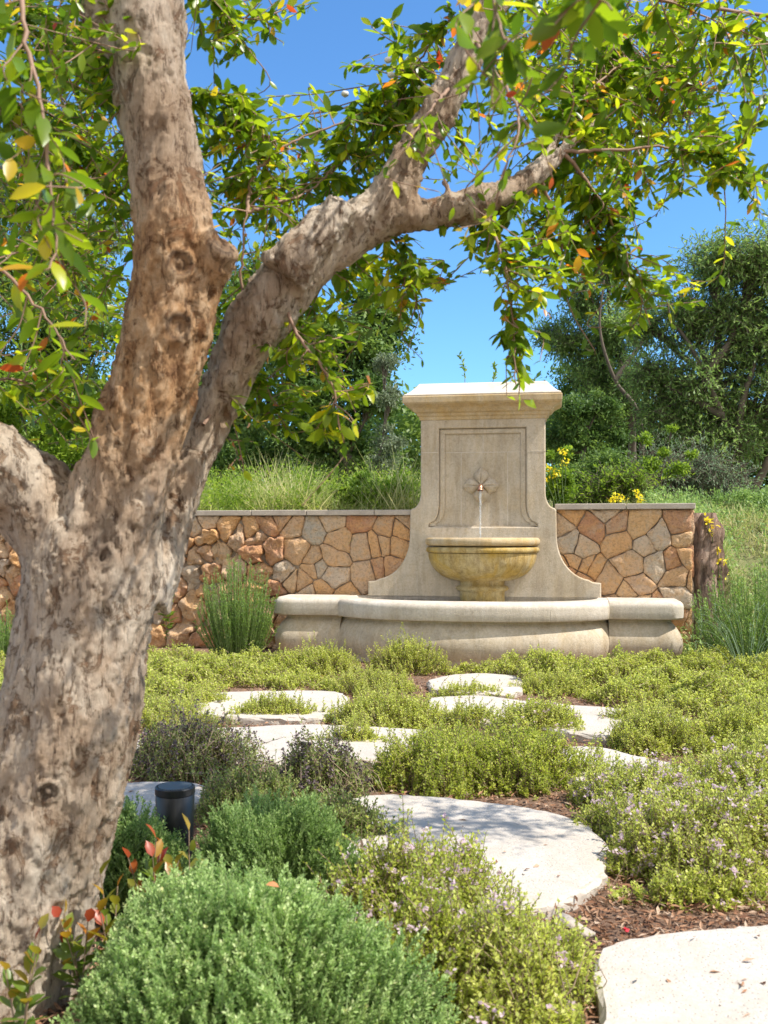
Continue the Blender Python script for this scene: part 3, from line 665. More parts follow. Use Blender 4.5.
# foreground big grey-green mound
sprig_shrub('santolina_shrub','large dense grey green aromatic mound in the bottom foreground','shrub',at(232,2.02),.35,.31,.385,7600,'grey',0.0112,0.0029,26,(0.05,0.10),0.8,0.06,'gstem',jit=0.34,seed=1,dome=0.5)
sprig_shrub('santolina_shrub','deep green fine leaved mound directly right of the black path light','shrub',at(272,2.86),.30,.24,.33,3200,'dgreen',0.015,0.003,20,(0.06,0.13),1.0,0.15,'gstem',seed=2)
sprig_shrub('santolina_shrub','dark green mound between the tree trunk and the black path light','shrub',at(135,2.95),.19,.22,.27,1800,'dgreen',0.014,0.0034,18,(0.06,0.12),0.9,0.2,'gstem',seed=3)
tg='thyme mounds between the flagstones'
def thyme(label,px,Y,rx,ry,h,n,mat='lime',**k):
    kw=dict(leafL=0.0150,leafW=0.0052,per=13,spr=(0.06,0.14),lean=0.7,lump=0.22,seed=px*0.1,group=tg,jit=0.38,dome=0.5); kw.update(k)
    return sprig_shrub('thyme_shrub',label,'thyme',at(px,Y),rx,ry,h,n,mat,**kw)
thyme('twiggy lilac budded thyme spilling over the near corner of the big rounded flagstone',405,2.72,.27,.24,.25,1500,'mid',flower='lilac',ffrac=0.105,spr=(0.12,0.22),per=16)
thyme('sparse upright thyme sprigs standing in front of the big rounded flagstone',462,2.95,.14,.12,.20,320,'mid',flower='lilac',ffrac=0.140,spr=(0.12,0.22),per=16)
thyme('lime thyme at the bottom edge between the grey mound and the corner flagstone',505,2.30,.21,.25,.21,1500,'lime',flower='lilac',ffrac=0.052,spr=(0.09,0.18),per=16)
thyme('thyme tucked against the right side of the large grey mound',420,2.35,.17,.22,.24,1000,'mid',flower='lilac',ffrac=0.052,spr=(0.1,0.18),per=16)
thyme('widest lilac flecked thyme mound at right above the corner flagstone',705,3.35,.38,.36,.20,3200,'lime',flower='lilac',ffrac=0.122,spr=(0.08,0.17))
thyme('lilac flecked thyme running off the right edge above the corner flagstone',800,3.4,.34,.36,.20,2200,'lime',flower='lilac',ffrac=0.105)
thyme('thyme mound left behind the widest lilac flecked one',640,3.95,.27,.26,.17,1500,'lime',flower='lilac',ffrac=0.105)
thyme('thyme mound right behind the widest lilac flecked one',765,4.1,.42,.32,.19,2200,'lime',flower='lilac',ffrac=0.087)
thyme('bright lime thyme mound behind the big rounded flagstone',520,4.45,.33,.27,.20,2300,'mid')
thyme('green thyme mound left behind the big rounded flagstone',432,4.42,.27,.27,.20,1900,'mid')
thyme('dark twiggy thyme with dark seed heads left of the big rounded flagstone',318,4.12,.21,.20,.23,1000,'dark',flower='seed',ffrac=.35,spr=(0.12,0.24),jit=0.5)
thyme('dark twiggy thyme beside the tree trunk behind the path light',192,4.6,.33,.27,.23,1300,'dark',flower='seed',ffrac=.35,spr=(0.12,0.26),jit=0.55)
thyme('low green thyme between the path light and the dark twiggy one',250,3.85,.22,.18,.18,1000,'dark')
thyme('thyme mound between the two sunlit flagstones in the centre',386,5.75,.33,.27,.17,1700,'lime')
thyme('thyme lying over the front of the sunlit flagstone left of centre',275,5.95,.29,.16,.13,900,'lime')
thyme('thyme mound over the middle of the long slanting flagstone',540,5.6,.26,.24,.16,1200,'lime',flower='lilac',ffrac=0.035)
thyme('lime thyme in front of the right end of the slanting flagstone',655,5.15,.27,.24,.18,1500,'lime')
thyme('lime thyme at the right edge level with the slanting flagstone',745,5.2,.33,.24,.18,1600,'lime')
thyme('thyme between the path light and the big rounded flagstone, overlapping its left end',335,3.55,.20,.18,.16,900,'dark')
thyme('lime thyme hugging the right edge of the big rounded flagstone',628,3.6,.17,.2,.13,700,'lime')
thyme('small thyme in the gap between the flagstone row and the dark twiggy plants',455,5.05,.26,.14,.13,700,'mid')
thyme('sparse thyme creeping over the front edge of the smallest flagstone',470,6.75,.26,.13,.10,420,'lime',avoid=False)
thyme('thyme creeping over the left end of the sunlit flagstone left of centre',208,6.35,.16,.16,.11,420,'lime',avoid=False)
thyme('thyme creeping over the near edge of the slanting flagstone beside the green mounds',470,5.75,.2,.12,.12,420,'lime',avoid=False)
thyme('thyme creeping onto the long flagstone from behind',355,5.15,.2,.1,.12,380,'lime',avoid=False)
thyme('thyme creeping over the right end of the slanting flagstone',640,5.75,.26,.10,.12,480,'lime',avoid=False)
thyme('small thyme sprigs on the mulch between the two nearest flagstones',690,2.98,.2,.07,.08,260,'lime',avoid=False)
thyme('small lime thyme left of the smallest flagstone',372,7.0,.34,.3,.14,1000,'lime')
thyme('lime thyme between the smallest flagstone and the long slanting one',560,6.95,.32,.22,.13,900,'lime')
thyme('low thyme at the left end of the sunlit flagstone left of centre',165,5.85,.3,.3,.14,900,'lime')
thyme('straggly thyme on the mulch right of the flagstone behind the lilac mound',770,4.65,.24,.2,.15,700,'lime')
thyme('round thyme mound touching the left front of the fountain basin',406,7.95,.30,.22,.25,1300,'lime',leafL=0.016,leafW=0.0055)
thyme('thyme mound in front of the left end of the basin',320,7.9,.32,.25,.20,1300,'lime',leafL=0.016,leafW=0.0055)
# carpet (stuff)
def carpet(label,blobs,mat='lime'):
    root=empty('thyme_ground_cover',(0,0,0)); tag(root,label,'ground cover',kind='stuff'); Vs=[];Ss=[]
    O_all=[]
    for px,Y,rx,ry,h,n in blobs:
        th=rng.random(n)*6.283; rr=np.sqrt(rng.random(n)); x=at(px,Y)[0]+np.cos(th)*rr*rx; y=Y+np.sin(th)*rr*ry
        lum=np.sin(x*11+1)*np.cos(y*9+2)+.6*np.sin(x*23+y*7)*np.cos(y*21-x*5); hz=h*(1-rr**2.5)**0.5*np.clip(0.85+0.6*lum,0.12,2)+np.abs(rng.normal(size=n))*0.02
        k=~on_stone(x,y)&(rng.random(n)<np.clip(1.1+lum*.9,.12,1))
        O_all.append(np.stack([x,y,np.maximum(hz,0.02)],1)[k])
    tip=np.concatenate(O_all); n=len(tip); ax=unit(rng.normal(size=(n,3))*0.45+[0,0,1.0]); L=rng.uniform(0.05,0.11,n)[:,None]; base=tip-ax*L
    base[:,2]=np.maximum(base[:,2],0)
    V,F,R=tubes(np.stack([base,(base+tip)/2,tip],1),np.tile([.002,.0015,.001],(n,1)),3); mesh_np('stems',V,F,M['stem'],root,smooth=False)['kind']='stuff'
    per=11; t=np.tile(np.linspace(0.2,1,per),(n,1)); O=base[:,None]+(tip-base)[:,None]*t[...,None]
    D=(rand_unit(n*per)+np.repeat(ax,per,0)*0.5)
    r=np.clip(0.3*rng.random(n*per)+0.4*np.repeat(rng.random(n),per)+0.3*t.ravel(),0,1)
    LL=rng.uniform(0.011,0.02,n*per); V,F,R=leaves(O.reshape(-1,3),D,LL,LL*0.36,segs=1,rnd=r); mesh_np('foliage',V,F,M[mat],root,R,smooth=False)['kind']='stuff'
    return root
carpet('lime green thyme carpet on the left between the wall and the flagstones',[(150,7.2,.6,.5,.13,2600),(215,7.55,.6,.45,.12,2200),(270,7.9,.5,.45,.12,1800),(170,8.1,.7,.5,.12,1800),(160,6.4,.35,.35,.12,1200),(60,7.0,.7,.7,.12,2000),(5,6.3,.6,.7,.13,2200),(300,7.2,.25,.2,.08,450),(-20,7.8,.6,.7,.12,1500)])
carpet('lime green thyme carpet on the right in front of the basin',[(540,7.5,.45,.4,.16,1900),(610,7.3,.6,.5,.15,2900),(690,7.6,.6,.55,.15,2900),(750,7.3,.7,.7,.15,3000),(660,6.6,.5,.3,.12,1600),(740,6.3,.55,.45,.14,2300),(820,6.9,.7,.9,.14,1800),(800,5.8,.5,.5,.15,1500),(470,7.1,.25,.2,.07,300),(480,7.9,.3,.15,.07,350),(780,4.9,.3,.4,.14,800)])

# tall rosemary against the left wall
def upright(name,label,cat_,c,rx,ry,h,n,mat,leafL,leafW,per,stem='gstem',lean=1.2,bend=0.25,group=None,flower=None,ffrac=0):
    c=np.asarray(c,float); th=rng.random(n)*6.283; rr=np.sqrt(rng.random(n)); b=np.stack([np.cos(th)*rr*rx*.45,np.sin(th)*rr*ry*.45,np.zeros(n)],1)
    H=h*(1-0.35*rr**2)*rng.uniform(0.45,1.02,n)
    tip=np.stack([np.cos(th)*rr*rx,np.sin(th)*rr*ry,H],1)+rng.normal(size=(n,3))*0.02; mid=(b+tip)/2+np.stack([np.cos(th),np.sin(th),np.zeros(n)],1)*(bend*rx*rr)[:,None]*0.5
    root=empty(name,c); tag(root,label,cat_,group)
    s=np.linspace(0,1,6)[None,:,None]; Pt=(1-s)**2*b[:,None]+2*s*(1-s)*mid[:,None]+s*s*tip[:,None]
    V,F,R=tubes(Pt,np.tile(np.linspace(.005,.0015,6),(n,1)),3); mesh_np('stems',V,F,M[stem],root,smooth=False)
    t=np.clip(rng.random((n,per))**0.75,0.08,1)[...,None]; O=(1-t)**2*b[:,None]+2*t*(1-t)*mid[:,None]+t*t*tip[:,None]
    ax=unit(2*(1-t)*(mid-b)[:,None]+2*t*(tip-mid)[:,None]); D=rand_unit(n*per).reshape(n,per,3)+ax*lean
    r=np.clip(0.3*rng.random((n,per))+0.35*rng.random((n,1))+0.35*t[...,0],0,1).ravel()
    LL=rng.uniform(.7,1.2,n*per)*leafL; V,F,R=leaves(O.reshape(-1,3),D.reshape(-1,3),LL,LL*leafW/leafL,segs=1,rnd=r); mesh_np('foliage',V,F,M[mat],root,R,smooth=False)
    if flower:
        k=np.nonzero(rng.random(n)<ffrac)[0]; m_=8; O=np.repeat(tip[k],m_,0)+rng.normal(size=(len(k)*m_,3))*0.02
        V,F,R=leaves(O,rand_unit(len(O)),0.03,0.012,segs=1); mesh_np('flowers',V,F,M[flower],root,R,smooth=False)['kind']='stuff'
    return root
upright('rosemary_bush','tall upright bright green rosemary bush against the left stone wall','rosemary',at(237,8.85),.36,.26,.96,230,'rosemary',.026,.0035,70)
upright('rosemary_bush','wide feathery green bush at the right edge past the wall end','bush',at(775,8.0),.68,.5,.95,420,'rosemary',.030,.0035,60,bend=.5)
upright('green_bush','low pale green bush against the wall left of the tree trunk','bush',at(5,8.3),.3,.3,.55,200,'rosemary',.022,.0035,50)
for k,(px,Y,lab) in enumerate(((748,7.3,'bare grey arching lavender stems at the right edge in front of the feathery bush'),)):
    c=at(px,Y); root=empty('lavender_plant',c); tag(root,lab,'lavender')
    n=26; th=rng.random(n)*6.28; s=np.linspace(0,1,8)[None,:,None]; tip=np.stack([np.cos(th)*.33-.05,np.sin(th)*.2,rng.uniform(.3,.62,n)],1); mid=tip*[.45,.45,1.0]; b=tip*[.1,.1,0]
    Pt=(1-s)**2*b[:,None]+2*s*(1-s)*mid[:,None]+s*s*tip[:,None]
    V,F,R=tubes(Pt,np.tile(np.linspace(.002,.0015,8),(n,1)),4); mesh_np('stems',V,F,M['blue'],root,R,smooth=False)
    O=np.repeat(tip,14,0)-np.tile(np.linspace(0,.06,14),n)[:,None]*[0,0,1]; V,F,R=leaves(O,rand_unit(len(O))+[0,0,1],.014,.004); mesh_np('flower_heads',V,F,M['blue'],root,R,smooth=False)['kind']='stuff'
# young red-tipped shoots
def shoot_plant(label,base,h,nst,spread,Lf=0.05,mat='red',name='young_shoot',cat_='shoot',group=None,npl=9):
    base=np.asarray(base,float); root=empty(name,base); tag(root,label,cat_,group); sV=[];lV=[]
    for k in range(nst):
        a=random.uniform(0,6.28); tip=np.array([math.cos(a)*spread*random.uniform(.2,1),math.sin(a)*spread*.6,h*random.uniform(.6,1)])
        pa=catmull([[0,0,0],tip*[.35,.35,.55],tip],6); sV.append(tubes(pa[None],np.linspace(.003,.0015,len(pa))[None],4))
        m_=npl; t=np.linspace(0.3,1,m_); idx=(t*(len(pa)-1)).astype(int); ang=np.arange(m_)*2.6+random.random()*6
        D=np.stack([np.cos(ang),np.sin(ang),0.5+1.6*t**4],1); r=np.clip(0.15+0.4*rng.random(m_)+0.45*t**3,0,1)
        lV.append(leaves(pa[idx],D,Lf*rng.uniform(.6,1.1,m_)*(1.1-0.5*t),Lf*.17,segs=3,fold=.3,curl=.15,rnd=r))
    V,F,R=cat(sV); mesh_np('stem',V,F,M['stem'],root); V,F,R=cat(lV); mesh_np('foliage',V,F,M[mat],root,R)
sg='red tipped shoots around the tree base'
for px,py,Y,h,lab in ((190,880,2.55,.17,'red tipped shoot in front of the black path light'),(150,885,2.5,.14,'olive and red shoot between the trunk and the path light'),
    (112,925,2.3,.14,'yellow green shoot close against the right side of the trunk'),(158,870,2.5,.05,'orange tipped short shoot at the top edge of the large grey mound'),
    (82,960,2.28,.13,'orange leaved shoot at the foot of the trunk beside the grey mound'),(20,1010,1.95,.22,'red budded leafy shoot in front of the trunk at the bottom left corner')):
    b0=P(px,py,Y); b0[2]=max(b0[2],0.0); zt=b0[2]; b0[2]=0; shoot_plant(lab,b0,zt+h,4 if h>.1 else 3,.07,.075,group=sg)
shoot_plant('reddish leafed climber against the rough stones left of the rosemary bush',at(168,9.0),.98,5,.16,.10,name='climbing_plant',cat_='climber',npl=16)

c0=np.array([(266-384)/1000*1.93,1.93,.425]); V,F,R=leaves(np.array([c0]),np.array([[.9,-.3,.2]]),.026,.009,segs=4,fold=.35,curl=.3,rnd=np.array([.5]))
o=mesh_np('fallen_leaf',V,F,plain('dead_leaf',(0.5,0.2,0.08),.6)); tag(o,'single orange brown dead leaf lying on top of the large grey green mound','leaf')
# black path light
c=at(175,3.2,-.012); bl=empty('path_light',c); tag(bl,'black cylindrical path light standing among the green mounds','path light')
bm=bmesh.new(); bmesh.ops.create_cone(bm,cap_ends=True,segments=40,radius1=.055,radius2=.062,depth=.285,matrix=Matrix.Translation((0,0,.1425))); bm_obj('body',bm,M['black'],bl,.002,1,True)
bm=bmesh.new()
pr=[(0.0,.306),(.055,.306),(.0565,.309),(.061,.309),(.0632,.306),(.0632,.2862),(.0625,.2853),(0,.2853)]
V=[];F=[];n=40
for i in range(n):
    a=2*math.pi*i/n; V+=[(r*math.cos(a),r*math.sin(a),z) for r,z in pr]
for i in range(n):
    for j in range(len(pr)-1): F.append((i*8+j,i*8+j+1,((i+1)%n)*8+j+1,((i+1)%n)*8+j))
bm.free(); o=mesh_np('cap',np.array(V),F,M['black'],bl,smooth=False)
bm=bmesh.new(); bmesh.ops.create_cone(bm,cap_ends=True,segments=40,radius1=.054,radius2=.053,depth=.004,matrix=Matrix.Translation((0,0,.3082))); bm_obj('lens',bm,M['lens'],bl)

# ------------------------------------------------------------------ main tree
TY=2.4
def TP(l): return [(P(px,py,Y),r*Y/1000) for px,py,Y,r in l]
limbs=[
 TP([(-22,1030,2.4,104),(-8,985,2.4,90),(15,900,2.4,80),(46,800,2.4,73),(68,700,2.4,69),(78,640,2.4,65),(86,600,2.4,66),(95,560,2.4,66),(104,525,2.4,58)]),
 TP([(80,590,2.4,50),(62,535,2.4,48),(30,495,2.38,45),(-10,468,2.33,44),(-70,425,2.25,40),(-150,340,2.15,34)]),
 TP([(95,570,2.4,58),(114,510,2.38,52),(132,455,2.37,46),(150,400,2.36,42),(166,345,2.35,42),(177,290,2.34,44),(173,235,2.33,40),(164,170,2.33,35),(155,110,2.33,37),(147,60,2.33,39),(140,0,2.33,43),(120,-110,2.35,36),(130,-260,2.4,28)]),
 TP([(125,590,2.47,48),(160,530,2.53,31),(184,480,2.56,24),(206,425,2.58,21),(228,378,2.58,22),(250,336,2.57,26),(280,295,2.56,28),(318,257,2.57,27),(352,230,2.58,26),(380,210,2.58,24),(403,172,2.58,20),(428,128,2.58,18),(452,85,2.58,18),(474,40,2.58,17),(492,0,2.58,17),(525,-90,2.6,14),(560,-220,2.65,11)]),
 TP([(360,225,2.58,20),(400,217,2.6,18),(440,211,2.6,16),(480,203,2.6,15),(515,192,2.62,14),(538,174,2.62,12),(562,152,2.64,8),(600,120,2.7,6)]),
 TP([(185,285,2.34,34),(205,262,2.31,27),(221,243,2.29,19)]),
 TP([(120,40,2.33,28),(100,12,2.3,22),(92,-18,2.28,20)]),
 TP([(285,275,2.50,26),(315,240,2.49,23),(333,215,2.49,20),(344,200,2.49,15)]),
 TP([(452,208,2.6,8),(448,192,2.6,5),(446,180,2.6,3)]),
 TP([(515,192,2.62,9),(525,176,2.64,8),(545,160,2.66,6),(560,130,2.7,5)]),
]
bm=bmesh.new()
for lm in limbs:
    pts=np.array([p for p,_ in lm]); rad=np.array([r for _,r in lm]); full=catmull(np.hstack([pts,rad[:,None]]),6)
    Pp,Rr=full[:,:3],np.maximum(full[:,3],0.004); V,F,_=tubes(Pp[None],Rr[None],20)
    vs=[bm.verts.new(v_) for v_ in V]
    for f in F: bm.faces.new([vs[i] for i in f])
    bm.faces.new([vs[i] for i in range(19,-1,-1)]); bm.faces.new(vs[-20:])
bmesh.ops.recalc_face_normals(bm,faces=bm.faces[:])
me=bpy.data.meshes.new('tmp_trunk'); bm.to_mesh(me); bm.free(); t=bpy.data.objects.new('tmp_trunk',me); C.objects.link(t)
md=t.modifiers.new('r','REMESH'); md.mode='VOXEL'; md.voxel_size=0.0062
sm=t.modifiers.new('s','SMOOTH'); sm.iterations=10; sm.factor=0.5
dg=bpy.context.evaluated_depsgraph_get(); me=bpy.data.meshes.new_from_object(t.evaluated_get(dg)); bpy.data.objects.remove(t)
me.name='trunk'; me.materials.clear(); me.materials.append(M['bark'])
nv=len(me.vertices); co_=np.empty(nv*3,np.float32); me.vertices.foreach_get('co',co_); co_=co_.reshape(-1,3)
no=np.empty(nv*3,np.float32); me.vertex_normals.foreach_get('vector',no); no=no.reshape(-1,3)
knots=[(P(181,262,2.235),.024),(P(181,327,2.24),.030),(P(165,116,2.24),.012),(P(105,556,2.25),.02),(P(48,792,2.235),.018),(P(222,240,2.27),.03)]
disp=np.zeros(nv); warm=np.zeros(nv); kn=np.zeros(nv)
for i_ in range(nv):
    x,y,z=co_[i_]; v1=Vector((x*5,y*5,z*2.2)); v2=Vector((x*22,y*22,z*9)); v3=Vector((x*55,y*55,z*30))
    d=noise.noise(v1)*0.016+noise.noise(v2)*0.007-abs(noise.noise(v3))*0.005-max(0,0.25-abs(noise.noise(Vector((x*11,y*11,z*2.0+3)))))*0.03
    fl=noise.fractal(Vector((x*16+7,y*16,z*8)),0.6,2.1,4); d+=0.0055*min(1,max(0,(fl-0.02)*14))
    fl2=noise.fractal(Vector((x*34,y*34+3,z*17)),0.6,2.1,3); d+=0.003*min(1,max(0,(fl2+0.05)*10))
    disp[i_]=d
    px=384+x/y*1000; py=535-(z-CH)/y*1000
for kc,kr in knots:
    dd=np.linalg.norm(co_-kc,axis=1)/kr
    disp+=np.where(dd<2.2,0.013*np.cos(dd*math.pi*1.5)*np.exp(-dd*0.8),0)
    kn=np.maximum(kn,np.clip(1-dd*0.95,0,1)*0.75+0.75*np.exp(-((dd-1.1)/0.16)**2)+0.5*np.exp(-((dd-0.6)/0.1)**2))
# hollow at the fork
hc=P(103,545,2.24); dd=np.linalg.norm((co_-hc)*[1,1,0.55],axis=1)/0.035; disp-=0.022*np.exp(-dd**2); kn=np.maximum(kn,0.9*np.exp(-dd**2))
# warm inner bark band on the upright limb
lp=np.array([p for p,_ in limbs[2]]); 
dist=np.min(np.linalg.norm(co_[:,None,:]-lp[None,1:8],axis=2),axis=1); zz=co_[:,2]
warm=np.clip((0.20-dist)/0.08,0,1)*sst(1.1,1.4,zz)*(1-sst(1.75,2.0,zz))*0.9
co_=co_+no*disp[:,None]
me.vertices.foreach_set('co',co_.astype(np.float32).ravel()); me.update()
me.attributes.new('warm','FLOAT','POINT').data.foreach_set('value',warm.astype(np.float32)); me.attributes.new('knot','FLOAT','POINT').data.foreach_set('value',np.clip(kn,0,1).astype(np.float32))
me.polygons.foreach_set('use_smooth',[True]*len(me.polygons))
tb=P(0,990,TY); tb[2]=0; tree=empty('pomegranate_tree',tb); tag(tree,'gnarled old tree with flaking bark and forked limbs filling the left foreground','tree')
me.transform(Matrix.Translation((-tb[0],-tb[1],0))); link(bpy.data.objects.new('trunk',me),tree)
# crown: sub branches then shoots
subs=[[(252,338,2.57),(243,300,2.56),(242,260,2.55),(247,212,2.56),(262,195,2.57)],[(660,0,2.7),(790,20,2.9),(920,50,3.1),(1080,70,3.1)],[(562,152,2.64),(610,150,2.65),(690,150,2.7),(775,185,2.75)],[(562,152,2.64),(600,200,2.7),(625,260,2.75),(650,325,2.8)],
 [(492,0,2.58),(560,-15,2.6),(660,0,2.7),(790,50,2.8)],[(480,203,2.6),(500,250,2.5),(512,310,2.45),(516,385,2.42)],[(538,174,2.62),(560,230,2.7),(560,300,2.8)],
 [(247,212,2.56),(252,180,2.6),(270,158,2.62),(292,142,2.64),(350,120,2.7),(395,95,2.75)],[(247,212,2.56),(275,203,2.6),(310,190,2.7),(350,150,2.8)],
 [(380,215,2.6),(405,260,2.7),(420,320,2.75)],[(20,-60,1.75),(22,20,1.7),(42,110,1.65),(52,200,1.62),(60,272,1.6)],[(-150,150,2.4),(-20,110,2.5),(60,120,2.6),(110,180,2.8)],
 [(-100,300,2.2),(-20,260,2.1),(40,310,2.05),(75,360,2.02)],[(157,110,2.4),(200,90,2.5),(245,115,2.6),(275,140,2.7)],[(140,0,2.35),(190,-20,2.5),(225,15,2.6),(280,20,2.7)],
 [(280,295,2.54),(300,340,2.5),(330,380,2.45),(340,430,2.42)],[(203,425,2.5),(225,400,2.6),(260,380,2.7),(280,420,2.75)],[(474,40,2.58),(450,20,2.7),(420,60,2.8),(400,90,2.85)],
 [(560,-220,2.65),(560,-80,1.9),(570,-30,1.45),(612,10,1.3)],[(492,0,2.58),(480,-60,2.0),(490,-30,1.6),(505,40,1.45)],[(-150,340,2.15),(-60,200,2.9),(30,200,3.3),(80,280,3.4)],[(-120,0,2.4),(-20,20,2.6),(60,40,2.8),(110,60,2.9)],
 [(562,152,2.64),(580,100,2.9),(640,60,3.1),(700,90,3.2)],[(120,-110,2.4),(0,-100,2.6),(-80,-20,3.0)],[(-60,430,2.25),(0,380,2.6),(60,400,2.8),(90,430,2.9)],
 [(474,40,2.58),(500,80,2.2),(520,120,2.0),(500,180,1.95)],[(370,230,2.56),(340,260,2.9),(290,330,3.1),(250,340,3.2)],[(452,85,2.58),(430,110,2.3),(405,150,2.2)]]
SUB=[]; tw=[]
for s in subs:
    pa=catmull([P(*q) for q in s],8); pa[1:-1]+=rng.normal(size=(len(pa)-2,3))*0.002; SUB.append(pa); L=len(pa); tw.append(tubes(pa[None],np.linspace(.0056,.0014,L)[None],6))
allsub=np.concatenate(SUB)
limbpts=np.concatenate([catmull(np.array([p for p,_ in limbs[k]]),4)[(14 if k==3 else 8):] for k in (2,3,4)]); allsub2=np.concatenate([allsub,limbpts[:]])
clusters=[(30,30,60,55,45,2.0,3.2),(85,55,40,60,30,2.6,3.6),(55,150,70,55,44,2.2,3.5),(110,160,30,90,20,2.7,3.6),(40,250,60,60,36,2.3,3.6),(100,290,40,70,24,2.7,3.7),(85,370,45,45,16,2.4,3.4),
 (222,22,30,35,10,2.4,3.0),(222,115,26,45,18,2.4,3.1),(228,200,30,35,14,2.6,3.4),(270,190,40,35,12,2.6,3.3),(330,165,50,35,18,2.7,3.4),(395,110,40,45,16,2.6,3.2),(375,170,40,30,10,2.7,3.3),(430,60,30,50,14,2.6,3.2),
 (250,280,45,50,18,2.7,3.6),(290,340,60,35,18,2.4,3.3),(330,395,35,30,10,2.4,2.8),(265,390,35,30,10,2.5,3.2),(415,270,35,45,15,2.5,3.1),(360,300,30,30,8,2.6,3.2),
 (530,35,70,50,40,2.6,3.9),(620,45,70,55,44,2.6,4.0),(700,50,60,60,30,2.6,4.0),(560,120,60,45,40,2.6,3.8),(630,140,60,45,30,2.6,3.8),(480,160,40,40,10,2.3,2.9),(560,210,60,45,36,2.6,3.6),(610,250,45,45,18,2.5,3.3),(530,280,40,35,12,2.4,2.9),
 (650,290,22,45,6,2.6,3.0),(700,150,60,25,12,2.5,2.9),(745,195,30,20,5,2.6,2.9),(740,110,30,50,10,2.6,3.2),(470,240,35,30,8,2.5,2.9),(515,350,8,35,3,2.4,2.5),
 # above the frame, shading the ground
 (100,-120,220,90,30,2.3,3.4),(600,-110,160,60,10,2.6,3.4),(960,90,130,70,26,2.9,3.5),(1080,60,90,60,14,2.7,3.3)]
LV=[];
def shoot(att,tip,nleaf,Lf,tips=True):
    L=np.linalg.norm(tip-att); dr=unit(rng.normal(size=3)*[1,1,.8]+(tip-att)/max(L,.1)*.8+[0,0,.15]); kn_=tip-dr*min(.24,L*.7); mid=(att+kn_)/2+rng.normal(size=3)*0.05*L
    pa=catmull([att,mid,kn_,tip+[0,0,-.02]],5); tw.append(tubes(pa[None],np.linspace(.0020,.0010,len(pa))[None],4))
    s0=max(0.10,1-0.36/max(L,.05)); t=np.linspace(s0,1,nleaf); f=t*(len(pa)-1); i0=np.minimum(f.astype(int),len(pa)-2); O=pa[i0]+(pa[i0+1]-pa[i0])*(f-i0)[:,None]
    ax=unit(pa[i0+1]-pa[i0]); side=unit(np.cross(ax,[0,0,1.0])+rng.normal(size=(nleaf,3))*.4); sg_=np.where(np.arange(nleaf)%2==0,1,-1)[:,None]
    D=ax*0.75+side*sg_*0.8+rng.normal(size=(nleaf,3))*0.28-np.array([0,0,0.15]); 
    r=0.05+0.68*rng.random(nleaf)**1.1+0.06*rng.normal(); r=np.where(rng.random(nleaf)<.035,.72+.28*rng.random(nleaf),r)
    if tips and rng.random()<0.2: r[-2:]=0.86+0.14*rng.random(2)
    ll=Lf*rng.uniform(.6,1.15,nleaf)*(1-0.35*(t-s0)/(1-s0+1e-6)); LV.append(leaves(O,D,ll,ll*rng.uniform(.18,.25,nleaf),segs=4,fold=.2,curl=rng.uniform(-.05,.3),rnd=np.clip(r,0,1),roll=.6))
for cx,cyy,rx,ry,n,d0,d1 in clusters:
    n=int(n*(1.35 if cx<130 else 1.3 if cx>450 else 1.25)) if cyy>-50 else n
    for k in range(n):
        a=random.uniform(0,6.283); q=math.sqrt(random.random()); Yd=random.uniform(d0,d1); tip=P(cx+math.cos(a)*q*rx,cyy+math.sin(a)*q*ry,Yd)
        d=np.linalg.norm(allsub2-(tip+[0,0,0.05]),axis=1); j=np.argsort(d)[random.randrange(0,6)]; att=allsub2[j]
        shoot(att,tip,random.randint(17,26),random.uniform(.040,.064))
for si,s in enumerate(SUB):    # leaves along sub branches
    big=si in (10,18,19,12); st=1 if big else 2
    for q in range(6 if si else 26,len(s),2):
        pass
        shoot(s[q-2],s[q]+rng.normal(size=3)*(.03 if si in(5,10) else .06)-[0,0,.05],5 if si in (5,10) else 8,.080 if si in (10,18,19) else .064 if big else .048)
V,F,R=cat(tw); mesh_np('twigs',V,F,M['twig'],tree,offset=tb)
V,F,R=cat(LV); mesh_np('crown',V,F,M['leaf'],tree,R,offset=tb)
white=plain('white_bud',(0.8,0.78,0.72),0.6)
for px,py in ((388,60),(391,75),(418,89),(345,94)):
    bm=bmesh.new(); bmesh.ops.create_uvsphere(bm,u_segments=12,v_segments=8,radius=.011,matrix=Matrix.Translation(P(px,py,2.8)-tb)@Matrix.Diagonal((1,1,.75,1))); 
    for v_ in bm.verts: v_.co+=v_.normal*0.002*nz(v_.co.x*300,v_.co.y*300,v_.co.z*300)
    bm_obj('flower_bud',bm,white,tree,smooth=True)

